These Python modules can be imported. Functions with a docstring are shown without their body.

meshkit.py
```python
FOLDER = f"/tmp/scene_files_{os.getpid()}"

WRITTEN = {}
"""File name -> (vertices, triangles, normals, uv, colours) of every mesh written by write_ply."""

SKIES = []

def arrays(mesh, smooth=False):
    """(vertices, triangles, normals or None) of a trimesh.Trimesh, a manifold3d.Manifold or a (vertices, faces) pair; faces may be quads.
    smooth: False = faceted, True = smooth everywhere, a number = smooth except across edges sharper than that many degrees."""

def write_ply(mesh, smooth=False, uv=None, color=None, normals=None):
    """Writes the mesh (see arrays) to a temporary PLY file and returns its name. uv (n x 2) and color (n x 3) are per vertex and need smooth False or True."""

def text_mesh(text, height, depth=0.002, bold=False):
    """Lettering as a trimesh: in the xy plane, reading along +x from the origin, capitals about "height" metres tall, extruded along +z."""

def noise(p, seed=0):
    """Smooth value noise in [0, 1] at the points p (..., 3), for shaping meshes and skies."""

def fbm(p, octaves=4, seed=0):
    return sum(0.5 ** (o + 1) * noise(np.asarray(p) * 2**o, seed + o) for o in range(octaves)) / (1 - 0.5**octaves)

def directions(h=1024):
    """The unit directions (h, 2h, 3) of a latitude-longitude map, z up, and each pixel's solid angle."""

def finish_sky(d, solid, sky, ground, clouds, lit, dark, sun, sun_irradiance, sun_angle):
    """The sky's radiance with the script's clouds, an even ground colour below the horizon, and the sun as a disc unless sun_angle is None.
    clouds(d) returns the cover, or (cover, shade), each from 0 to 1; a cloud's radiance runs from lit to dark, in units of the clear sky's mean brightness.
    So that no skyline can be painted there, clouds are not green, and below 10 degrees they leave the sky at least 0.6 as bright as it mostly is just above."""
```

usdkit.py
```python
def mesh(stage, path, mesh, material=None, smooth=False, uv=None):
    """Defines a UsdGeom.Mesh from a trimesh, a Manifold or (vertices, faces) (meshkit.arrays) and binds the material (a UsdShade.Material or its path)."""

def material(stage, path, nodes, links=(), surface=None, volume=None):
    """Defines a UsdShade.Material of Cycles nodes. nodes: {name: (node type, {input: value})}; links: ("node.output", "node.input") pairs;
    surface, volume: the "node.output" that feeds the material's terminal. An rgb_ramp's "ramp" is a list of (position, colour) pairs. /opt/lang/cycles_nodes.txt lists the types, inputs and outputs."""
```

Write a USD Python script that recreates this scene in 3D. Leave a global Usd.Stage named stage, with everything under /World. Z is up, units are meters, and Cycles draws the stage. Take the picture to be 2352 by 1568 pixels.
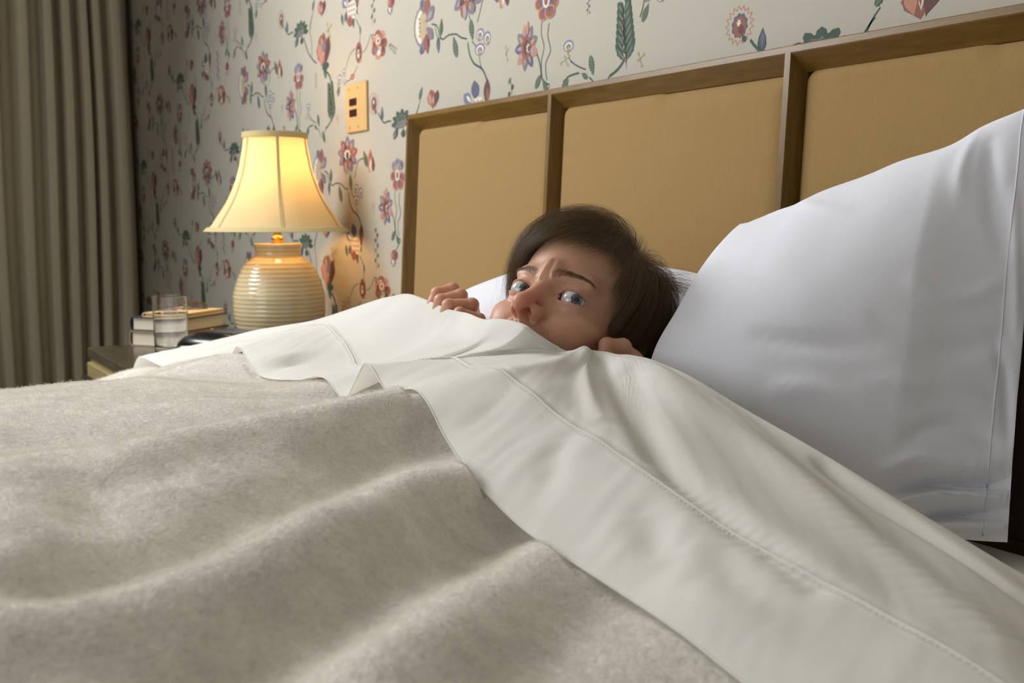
import math
import numpy as np
import trimesh
import shapely.geometry as sg
import shapely.affinity as sa
from shapely.ops import unary_union
from scipy.interpolate import PchipInterpolator, RBFInterpolator, CubicSpline
from scipy.ndimage import gaussian_filter, gaussian_filter1d
from scipy.spatial import cKDTree
import manifold3d as m3
import meshkit
import usdkit
from pxr import Usd, UsdGeom, UsdLux, UsdShade, Gf, Sdf, Vt

# ------------------------------------------------------------------ camera, light, exposure
stage = Usd.Stage.CreateInMemory()
world = UsdGeom.Xform.Define(stage, '/World')
stage.SetDefaultPrim(world.GetPrim())

CAM = np.array([0.0, -1.03, 0.85])
_f = np.array([-0.843, 0.537, 0.0]); _f /= np.linalg.norm(_f)
RIGHT = np.array([_f[1], -_f[0], 0.0])
_p = -math.atan(284 / 2400)
FWD = _f * math.cos(_p) + np.array([0, 0, 1.0]) * math.sin(_p)
UP = np.cross(RIGHT, FWD)

cam = UsdGeom.Camera.Define(stage, '/World/camera')
cam.AddTransformOp().Set(Gf.Matrix4d(*RIGHT, 0, *UP, 0, *(-FWD), 0, *CAM, 1))
cam.CreateHorizontalApertureAttr(36.0)
cam.CreateVerticalApertureAttr(24.0)
cam.CreateFocalLengthAttr(36.735)
cam.CreateFStopAttr(10.0)
cam.CreateFocusDistanceAttr(1.06)
cam.CreateClippingRangeAttr(Gf.Vec2f(0.02, 60))
cam.CreateExposureAttr(0.0)

def area_light(name, loc, target, w, h, power, color):
    """A soft box: a RectLight that faces its target."""
    l = UsdLux.RectLight.Define(stage, '/World/' + name)
    l.CreateWidthAttr(w); l.CreateHeightAttr(h)
    l.CreateIntensityAttr(power); l.CreateColorAttr(Gf.Vec3f(*color))
    z = np.array(loc, float) - np.array(target, float); z /= np.linalg.norm(z)
    x = np.cross([0, 0, 1.0], z); x /= np.linalg.norm(x)
    y = np.cross(z, x)
    l.AddTransformOp().Set(Gf.Matrix4d(*x, 0, *y, 0, *z, 0, *map(float, loc), 1))
    return l

KEY = area_light("softbox_light", (-2.58, -1.40, 1.95), (-0.95, -0.45, 0.74), 0.9, 0.9, 17.5, (0.95, 0.975, 1.0))
FILL = area_light("fill_light", (-0.9, -3.2, 1.5), (-0.8, -0.4, 0.75), 1.6, 1.2, 3.0, (0.93, 0.965, 1.0))
dome = UsdLux.DomeLight.Define(stage, '/World/room_ambient')
dome.CreateIntensityAttr(0.02)
dome.CreateColorAttr(Gf.Vec3f(1.0, 0.96, 0.9))
BULB_POWER = 50.0

# ------------------------------------------------------------------ helpers
_used = {}
def numbered(parent, name):
    k = (parent, name)
    n = _used.get(k, 0); _used[k] = n + 1
    return f'{parent}/{name}' if n == 0 else f'{parent}/{name}_{n:03d}'

def tag(prim, label=None, category=None, group=None, kind=None):
    p = prim.GetPrim() if hasattr(prim, 'GetPrim') else prim
    for k, v in (('label', label), ('category', category), ('group', group), ('kind', kind)):
        if v:
            p.SetCustomDataByKey(k, v)
    return p

def thing(name, label, category, loc=(0, 0, 0), rotz=0.0, group=None, rotx=0.0):
    x = UsdGeom.Xform.Define(stage, numbered('/World', name))
    x.AddTranslateOp().Set(Gf.Vec3d(*map(float, loc)))
    if rotz: x.AddRotateZOp().Set(math.degrees(rotz))
    if rotx: x.AddRotateXOp().Set(math.degrees(rotx))
    return tag(x, label, category, group)

def obj(name, mesh, mat, parent=None, smooth=30, color=None, label=None, kind=None):
    base = parent.GetPath().pathString if parent is not None else '/World'
    path = numbered(base, name)
    m = usdkit.mesh(stage, path, mesh, mat, smooth=smooth)
    m.CreateDoubleSidedAttr(True)
    if color is not None:
        UsdGeom.PrimvarsAPI(m).CreatePrimvar('tint', Sdf.ValueTypeNames.Color3fArray, 'vertex').Set(Vt.Vec3fArray.FromNumpy(np.asarray(color, np.float32)))
    tag(m, label, None, None, kind)
    return m.GetPrim()

def curves(name, P, W, mat, parent=None, color=None, kind='stuff', label=None):
    """P (n, k, 3) points, W (n, k) widths."""
    base = parent.GetPath().pathString if parent is not None else '/World'
    b = UsdGeom.BasisCurves.Define(stage, numbered(base, name))
    n, k, _ = P.shape
    b.CreatePointsAttr(Vt.Vec3fArray.FromNumpy(P.reshape(-1, 3).astype(np.float32)))
    b.CreateCurveVertexCountsAttr(Vt.IntArray.FromNumpy(np.full(n, k, np.int32)))
    b.CreateTypeAttr('cubic'); b.CreateBasisAttr('catmullRom'); b.CreateWrapAttr('nonperiodic')
    b.CreateWidthsAttr(Vt.FloatArray.FromNumpy(W.reshape(-1).astype(np.float32))); b.SetWidthsInterpolation('vertex')
    if color is not None:
        UsdGeom.PrimvarsAPI(b).CreatePrimvar('tint', Sdf.ValueTypeNames.Color3fArray, 'uniform').Set(Vt.Vec3fArray.FromNumpy(np.asarray(color, np.float32)))
    UsdShade.MaterialBindingAPI.Apply(b.GetPrim()).Bind(mat)
    tag(b, label, None, None, kind)
    return b.GetPrim()

def rgb(r, g, b, k=1.0):
    """sRGB 0..255 to linear."""
    c = np.array([r, g, b]) / 255.0
    return tuple((np.where(c < 0.04045, c / 12.92, ((c + 0.055) / 1.055) ** 2.4) * k).tolist())

def mat(name, color, rough=0.5, var=0.0, vscale=20.0, vstretch=(1, 1, 1), bump=0.0, bscale=200.0, bstretch=None, bdist=0.001, attr=False, extra=None, detail=3.0):
    """Principled material; var mixes a darker tone in by noise, bump adds a fine relief; attr multiplies in the mesh's tint."""
    n = {'p': ('principled_bsdf', {'base_color': color, 'roughness': rough, **(extra or {})})}
    L = []
    n['tc'] = ('texture_coordinate', {})
    col = None
    if attr:
        n['at'] = ('attribute', {'attribute': 'tint'}); col = 'at.color'
    if var:
        n['mp'] = ('mapping', {'scale': vstretch}); L.append(('tc.object', 'mp.vector'))
        n['nz'] = ('noise_texture', {'scale': vscale, 'detail': detail, 'roughness': 0.6}); L.append(('mp.vector', 'nz.vector'))
        n['mr'] = ('map_range', {'from_min': 0.3, 'from_max': 0.7, 'to_min': 1 - var, 'to_max': 1 + var * 0.6, 'clamp': True}); L.append(('nz.fac', 'mr.value'))
        n['cc'] = ('combine_color', {}); L += [('mr.result', 'cc.r'), ('mr.result', 'cc.g'), ('mr.result', 'cc.b')]
        n['mx'] = ('mix', {'mix_type': 'multiply', 'fac': 1.0, 'color1': color}); L.append(('cc.color', 'mx.color2'))
        if col: L.append((col, 'mx.color1'))
        col = 'mx.color'
    if col: L.append((col, 'p.base_color'))
    if bump:
        n['bm'] = ('mapping', {'scale': bstretch or (1, 1, 1)}); L.append(('tc.object', 'bm.vector'))
        n['bn'] = ('noise_texture', {'scale': bscale, 'detail': 2.0, 'roughness': 0.5}); L.append(('bm.vector', 'bn.vector'))
        n['bp'] = ('bump', {'strength': bump, 'distance': bdist}); L += [('bn.fac', 'bp.height'), ('bp.normal', 'p.normal')]
    return usdkit.material(stage, '/World/Looks/' + name, n, L, surface='p.BSDF')

def cloth_mat(name, color, transl=0.15, var=0.04, vscale=30.0, bump=0.15, bscale=900.0, sheen=0.1, bdist=0.0006):
    """Thin woven cloth: diffuse with a little light passing through and soft creases."""
    n = {'tc': ('texture_coordinate', {}), 'p': ('principled_bsdf', dict(base_color=color, roughness=0.85, sheen_weight=sheen, sheen_roughness=0.5, specular_ior_level=0.2)),
         't': ('translucent_bsdf', {'color': color}), 'm': ('mix_closure', {'fac': transl}),
         'bn': ('noise_texture', {'scale': bscale, 'detail': 1.0}), 'b1': ('bump', {'strength': bump, 'distance': bdist}),
         'cn': ('noise_texture', {'scale': vscale, 'detail': 4.0, 'roughness': 0.55, 'distortion': 0.6}), 'b2': ('bump', {'strength': var * 6, 'distance': 0.004})}
    L = [('tc.object', 'bn.vector'), ('tc.object', 'cn.vector'), ('cn.fac', 'b2.height'), ('b2.normal', 'b1.normal'), ('bn.fac', 'b1.height'), ('b1.normal', 'p.normal'), ('p.BSDF', 'm.closure1'), ('t.BSDF', 'm.closure2')]
    return usdkit.material(stage, '/World/Looks/' + name, n, L, surface='m.closure')

def rounded_box(sx, sy, sz, r=0.004, seg=10):
    """A box with rounded edges, centred on its base's middle (z from 0 to sz)."""
    s = m3.Manifold.sphere(r, seg)
    pts = [s.translate([ix * (sx / 2 - r), iy * (sy / 2 - r), r if iz < 0 else sz - r]) for ix in (-1, 1) for iy in (-1, 1) for iz in (-1, 1)]
    return m3.Manifold.batch_hull(pts)

def tm(m):
    v, f, _ = meshkit.arrays(m)
    return trimesh.Trimesh(v, f, process=False)

def moved(m, loc=(0, 0, 0), rz=0.0, rx=0.0, ry=0.0):
    m = tm(m).copy() if not isinstance(m, trimesh.Trimesh) else m.copy()
    for a, ax in ((rx, [1, 0, 0]), (ry, [0, 1, 0]), (rz, [0, 0, 1])):
        if a: m.apply_transform(trimesh.transformations.rotation_matrix(a, ax))
    m.apply_translation(loc)
    return m

def join(*ms):
    return trimesh.util.concatenate([tm(m) if not isinstance(m, trimesh.Trimesh) else m for m in ms])

def lathe(profile, seg=96, cap=True):
    """Revolve (r, z) points about z."""
    p = np.array(profile, float)
    a = np.linspace(0, 2 * np.pi, seg, endpoint=False)
    v = np.stack([p[:, None, 0] * np.cos(a), p[:, None, 0] * np.sin(a), np.repeat(p[:, 1:], seg, 1)], -1).reshape(-1, 3)
    i, j = np.meshgrid(np.arange(len(p) - 1), np.arange(seg), indexing='ij')
    j2 = (j + 1) % seg
    q = np.stack([i * seg + j, i * seg + j2, (i + 1) * seg + j2, (i + 1) * seg + j], -1).reshape(-1, 4)
    f = np.vstack([q[:, [0, 1, 2]], q[:, [0, 2, 3]]])
    return trimesh.Trimesh(v, f, process=False)

def tube(pts, r, sides=10, closed=False):
    p = np.asarray(pts, float); n = len(p); r = np.broadcast_to(r, (n,))
    t = np.gradient(p, axis=0) if not closed else np.roll(p, -1, 0) - np.roll(p, 1, 0)
    t /= np.linalg.norm(t, axis=1, keepdims=True) + 1e-12
    a = np.cross(t, np.where(np.abs(t[:, 2:]) < 0.9, [0, 0, 1.0], [1.0, 0, 0])); a /= np.linalg.norm(a, axis=1, keepdims=True) + 1e-12
    b = np.cross(t, a); g = np.arange(sides) * 2 * np.pi / sides
    v = p[:, None] + r[:, None, None] * (np.cos(g)[None, :, None] * a[:, None] + np.sin(g)[None, :, None] * b[:, None])
    m = n if closed else n - 1
    i, j = np.meshgrid(np.arange(m), np.arange(sides), indexing='ij')
    i2, j2 = (i + 1) % n, (j + 1) % sides
    q = np.stack([i * sides + j, i * sides + j2, i2 * sides + j2, i2 * sides + j], -1).reshape(-1, 4)
    f = np.vstack([q[:, [0, 1, 2]], q[:, [0, 2, 3]]])
    v = v.reshape(-1, 3)
    if not closed:
        v = np.vstack([v, p[0], p[-1]]); k = len(v)
        jj = np.arange(sides)
        f = np.vstack([f, np.stack([np.full(sides, k - 2), (jj + 1) % sides, jj], 1), np.stack([np.full(sides, k - 1), (n - 1) * sides + jj, (n - 1) * sides + (jj + 1) % sides], 1)])
    return trimesh.Trimesh(v, f, process=False)

def grid_faces(nu, nv):
    i, j = np.meshgrid(np.arange(nu - 1), np.arange(nv - 1), indexing='ij')
    q = np.stack([i * nv + j, (i + 1) * nv + j, (i + 1) * nv + j + 1, i * nv + j + 1], -1).reshape(-1, 4)
    return np.vstack([q[:, [0, 1, 2]], q[:, [0, 2, 3]]])

def smooth_line(pts, n, closed=False):
    """A polyline through pts resampled smoothly to n points."""
    p = np.asarray(pts, float)
    if len(p) < 3:
        return p[0] + (p[-1] - p[0]) * np.linspace(0, 1, n)[:, None]
    s = np.concatenate([[0], np.cumsum(np.linalg.norm(np.diff(p, axis=0), axis=1))])
    return PchipInterpolator(s, p, axis=0)(np.linspace(0, s[-1], n))

rng = np.random.default_rng(11)

# ------------------------------------------------------------------ the room
WALL_X0, WALL_X1, WALL_H = -4.50, 1.40, 2.50
paper = mat('wallpaper', rgb(178, 172, 158), 0.75, bump=0.12, bscale=500, bdist=0.0004)
plain = mat('plain_wall', rgb(190, 188, 182), 0.85)
carpet = mat('carpet', rgb(112, 104, 92), 0.95, var=0.3, vscale=90, bump=0.5, bscale=300, bdist=0.004)

def box(x0, x1, y0, y1, z0, z1):
    b = trimesh.creation.box([x1 - x0, y1 - y0, z1 - z0]); b.apply_translation([(x0 + x1) / 2, (y0 + y1) / 2, (z0 + z1) / 2]); return b

wall = obj('wall_back', box(WALL_X0, WALL_X1, 0.0, 0.10, 0, WALL_H), paper, smooth=False, kind='structure')
tag(wall, 'cream wall papered with trailing red, blue and green flowers')
tag(obj('wall_left', box(WALL_X0 - 0.1, WALL_X0, -4.0, 0.10, 0, WALL_H), plain, smooth=False, kind='structure'), 'plain side wall hidden behind the curtain')
tag(obj('wall_right', box(WALL_X1, WALL_X1 + 0.1, -4.0, 0.10, 0, WALL_H), plain, smooth=False, kind='structure'), 'plain wall at the right, outside the picture')
tag(obj('wall_front', box(WALL_X0, WALL_X1, -4.1, -4.0, 0, WALL_H), plain, smooth=False, kind='structure'), 'plain wall behind the camera')
tag(obj('ceiling', box(WALL_X0, WALL_X1, -4.0, 0.0, WALL_H, WALL_H + 0.1), mat('ceiling_paint', rgb(225, 222, 212), 0.9), smooth=False, kind='structure'), 'plain white ceiling')
tag(obj('floor', box(WALL_X0, WALL_X1, -4.0, 0.0, -0.05, 0), carpet, smooth=False, kind='structure'), 'brown carpeted floor')
tag(obj('baseboard_back', box(WALL_X0, WALL_X1, -0.014, 0.0, 0, 0.09), mat('baseboard', rgb(190, 182, 165), 0.5), smooth=False, kind='structure'), 'low painted board along the foot of the flowered wall')

# --- the printed flowers: flat print, thin polygons lying on the wall, in one tile that repeats with a half drop
INK = dict(navy=rgb(82, 82, 102, 1.2), purple=rgb(114, 100, 110, 1.2), lilac=rgb(142, 130, 138, 1.25), red=rgb(130, 78, 66, 1.2), wine=rgb(92, 60, 58, 1.1), pink=rgb(166, 116, 98, 1.25), green=rgb(58, 78, 66, 1.1),
           moss=rgb(92, 104, 84, 1.2), dark=rgb(44, 60, 54, 1.1), ochre=rgb(152, 134, 92, 1.25), white=rgb(205, 198, 184, 1.05), tan=rgb(162, 146, 114, 1.25), blue=rgb(104, 106, 126, 1.2))
MOTIFS = [('half', -0.5577, -0.2754, 0.0926, 0.1021, 0),
 ('bloom', -0.3788, -0.242, 0.1064, 0.085, 0),
 ('tulip', -0.2482, -0.2643, 0.0502, 0.0565, 10),
 ('sleaf', -0.2784, -0.2563, 0.0417, 0.0478, 150),
 ('sleaf', -0.3634, -0.3114, 0.0422, 0.0413, -12),
 ('fan', -0.3323, -0.3245, 0.03, 0.0245, 20),
 ('fan', -0.3062, -0.3346, 0.0262, 0.027, -15),
 ('fan', -0.3334, -0.3512, 0.0368, 0.0246, 0),
 ('leaf', -0.4829, -0.2881, 0.0273, 0.0442, 5),
 ('leaf2', -0.4958, -0.3222, 0.0297, 0.0345, 175),
 ('sleaf', -0.4272, -0.3336, 0.0462, 0.0436, 160),
 ('iris', -0.3423, -0.4495, 0.1019, 0.0859, 0),
 ('leaf', -0.3337, -0.4853, 0.0371, 0.0305, 170),
 ('leaf', -0.3962, -0.4718, 0.028, 0.0325, 165),
 ('leaf', -0.3159, -0.46, 0.0398, 0.0234, 150),
 ('leaf', -0.2949, -0.5101, 0.0158, 0.0233, 5),
 ('oval', -0.3054, -0.5588, 0.0431, 0.0471, 0),
 ('peony2', -0.1963, -0.5553, 0.0713, 0.0614, 0),
 ('sleaf', -0.2271, -0.5476, 0.0333, 0.0377, 160),
 ('sprig', -0.2259, -0.4619, 0.0531, 0.0881, 0),
 ('cup', -0.1359, -0.4817, 0.0434, 0.0388, 0),
 ('pansy', -0.112, -0.298, 0.0645, 0.0666, 0),
 ('star', -0.172, -0.3669, 0.0688, 0.079, 0),
 ('sleaf', -0.1361, -0.4301, 0.0392, 0.0245, -140),
 ('peony', -0.5142, -0.5293, 0.0965, 0.0873, 0),
 ('sleaf', -0.5075, -0.5748, 0.0567, 0.0326, 165),
 ('buds', -0.4781, -0.4826, 0.0478, 0.0378, 0),
 ('oakleaf', -0.6643, 0.0819, 0.0926, 0.0605, 0),
 ('thistle', -0.2282, -0.136, 0.0507, 0.0526, 12),
 ('leaf2', -0.186, -0.1618, 0.0235, 0.043, 3),
 ('tulip2', -0.5194, 0.1203, 0.0564, 0.0423, 0),
 ('sleaf', -0.5733, 0.1369, 0.036, 0.0242, -150),
 ('fan', -0.621, -0.1111, 0.0294, 0.0207, 0),
 ('buds', -0.6299, -0.1324, 0.0409, 0.0185, 90),
 ('fern', -0.4725, -0.1185, 0.0541, 0.0921, -4),
 ('sleaf', -0.4242, -0.0885, 0.0386, 0.0204, -150),
 ('fan', -0.4191, -0.0627, 0.0275, 0.0246, 20),
 ('fan', -0.3928, -0.0496, 0.0227, 0.0201, -10),
 ('fan', -0.3884, -0.0724, 0.0215, 0.0149, -20),
 ('dot', -0.3438, -0.0642, 0.0261, 0.0167, 0),
 ('sleaf', -0.5566, -0.1496, 0.0362, 0.0317, -15),
 ('sleaf', -0.5757, -0.1637, 0.0274, 0.0137, 120),
 ('sleaf', -0.6902, -0.1667, 0.036, 0.0189, 150),
 ('sleaf', -0.6325, -0.1753, 0.0475, 0.0197, 40),
 ('sleaf', -0.5247, -0.1903, 0.0444, 0.0247, 150),
 ('sprig', -0.5672, -0.049, 0.0211, 0.0382, 0),
 ('sprig', -0.1288, -0.0281, 0.0425, 0.0405, -60),
 ('buds', -0.4347, -0.1545, 0.0251, 0.0228, 0),
 ('buds', 0.3341, -0.0971, 0.0162, 0.0269, 0)]
STEMS = [([(-.5233, -.2767 ), (-.5012, -.2832 ), (-.4875, -.3066 ), (-.4768, -.3126 ), (-.451, -.3076 ), (-.426, -.3097 ), (-.4018, -.3201 ), (-.3812, -.3248)], 1.6 ), ([(-.5086, -.283 ), (-.5021, -.3004 ), (-.4863, -.3109)], 1.0 ), ([(-.3754, -.2738 ), (-.3693, -.2906 ), (-.3627, -.2963)], 1.2 ), ([(-.3426, -.2997 ), (-.3317, -.281 ), (-.321, -.2624 ), (-.2977, -.2554 ), (-.272, -.258)], 1.3 ), ([(-.378, -.3318 ), (-.3722, -.354 ), (-.3559, -.3736 ), (-.3262, -.3874 ), (-.3135, -.4011 ), (-.3075, -.4147)], 2.0 ), ([(-.3623, -.3321 ), (-.3478, -.3434 ), (-.3381, -.3517)], 1.2 ), ([(-.3352, -.3627 ), (-.3324, -.3765 ), (-.3262, -.3874)], 1.0 ), ([(-.3188, -.4821 ), (-.3042, -.4968 ), (-.2968, -.5102 ), (-.2993, -.5378)], 1.3 ), ([(-.3262, -.5475 ), (-.3502, -.5543 ), (-.3715, -.5725 ), (-.3826, -.5874)], 1.0 ), ([(-.2838, -.5617 ), (-.2641, -.5537 ), (-.2475, -.5379 ), (-.2377, -.5293 ), (-.219, -.5325)], 1.0 ), ([(-.1255, -.3305 ), (-.1278, -.3495 ), (-.1193, -.375 ), (-.1276, -.4005 ), (-.1254, -.4235)], 1.1 ), ([(-.1544, -.3761 ), (-.1389, -.3877 ), (-.1307, -.4057 ), (-.1255, -.4261 ), (-.1028, -.4398)], 1.6 ), ([(-.1029, -.4424 ), (-.1177, -.4567 ), (-.1266, -.4646)], 1.2 ), ([(-.498, -.5801 ), (-.4763, -.5934 ), (-.4677, -.6134)], 1.4 ), ([(-.6428, .0673 ), (-.6227, .0349 ), (-.5991, .0136 ), (-.5605, -.0069)], 2.0 ), ([(-.5809, .1124 ), (-.6013, .0796 ), (-.5911, .0443 ), (-.5898, .0147)], 1.2 ), ([(-.5742, .1225 ), (-.5873, .1067 ), (-.5982, .0791)], 1.0 ), ([(-.5056, -.0335 ), (-.4776, -.052 ), (-.4701, -.0726)], 1.5 ), ([(-.5101, -.1711 ), (-.4893, -.1636 ), (-.4742, -.1515)], 2.2 ), ([(-.5101, -.1711 ), (-.5164, -.1796)], 1.4 ), ([(-.5194, -.1794 ), (-.532, -.1921)], 1.2 ), ([(-.4373, -.0933 ), (-.4311, -.0809 ), (-.4277, -.0683)], 1.2 ), ([(-.3787, -.0714 ), (-.3572, -.0694 ), (-.3439, -.0646 ), (-.3277, -.0538 ), (-.3144, -.0429)], 1.0 ), ([(-.677, -.0652 ), (-.6815, -.0836 ), (-.6734, -.1101 ), (-.6879, -.1325 ), (-.6831, -.1589)], 1.2 ), ([(-.6143, -.136 ), (-.5932, -.1468 ), (-.5721, -.1541)], 1.2 ), ([(-.6352, -.1669 ), (-.6157, -.159 ), (-.5907, -.1573)], 1.6 ), ([(-.5637, -.1673 ), (-.5493, -.1797 ), (-.5439, -.1914)], 1.3 ), ([(-.2073, -.158 ), (-.1911, -.1734 ), (-.175, -.1827 ), (-.1586, -.1809 ), (-.1403, -.1813)], 1.8 ), ([(-.6228, -.1191 ), (-.6202, -.1286 ), (-.6113, -.1374)], .9)]

LX, LZ = 0.5735, 0.545       # column step and vertical repeat; each column drops by half

def disc(cx, cy, rx, ry=None, rot=0, n=14):
    a = np.linspace(0, 2 * np.pi, n, endpoint=False)
    return sa.rotate(sg.Polygon(np.stack([cx + rx * np.cos(a), cy + (ry or rx) * np.sin(a)], 1)), rot, origin=(cx, cy))
def petal(cx, cy, ang, ln, wd, tip=0.6, frill=0.0):
    """A petal from (cx, cy) outwards; tip shifts its widest place; frill scallops its end."""
    t = np.linspace(0, 1, 9)
    h = wd * np.sin(np.pi * t ** (math.log(0.5) / math.log(tip))) * 0.5
    h = h * (1 + frill * np.where(np.arange(9) % 2, 1, -1) * (t > 0.3))
    p = np.vstack([np.stack([t * ln, h], 1), np.stack([t * ln, -h], 1)[::-1][1:-1]])
    return sa.translate(sa.rotate(sg.Polygon(p), ang, origin=(0, 0)), cx, cy)
def zigzag(rx, ry, n, depth, cx=0, cy=0):
    a = np.linspace(0, 2 * np.pi, 2 * n, endpoint=False); k = np.where(np.arange(2 * n) % 2, 1 - depth, 1)
    return sg.Polygon(np.stack([cx + rx * k * np.cos(a), cy + ry * k * np.sin(a)], 1))
def serrated(n=6, deep=0.28, wd=0.5):
    """A toothed leaf along +y from -1 to 1."""
    L = [(0, -1)]
    for s in (1, -1):
        side = []
        for k in range(n):
            t0 = -0.8 + 1.75 * k / n; w0 = wd * math.sin(math.pi * (0.16 + 0.8 * k / n))
            side += [(s * w0, t0 + 0.2), (s * w0 * (1 - deep), t0 + 0.24)]
        L += side + [(0, 1)] if s == 1 else side[::-1]
    return sg.Polygon(L).buffer(0)

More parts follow.
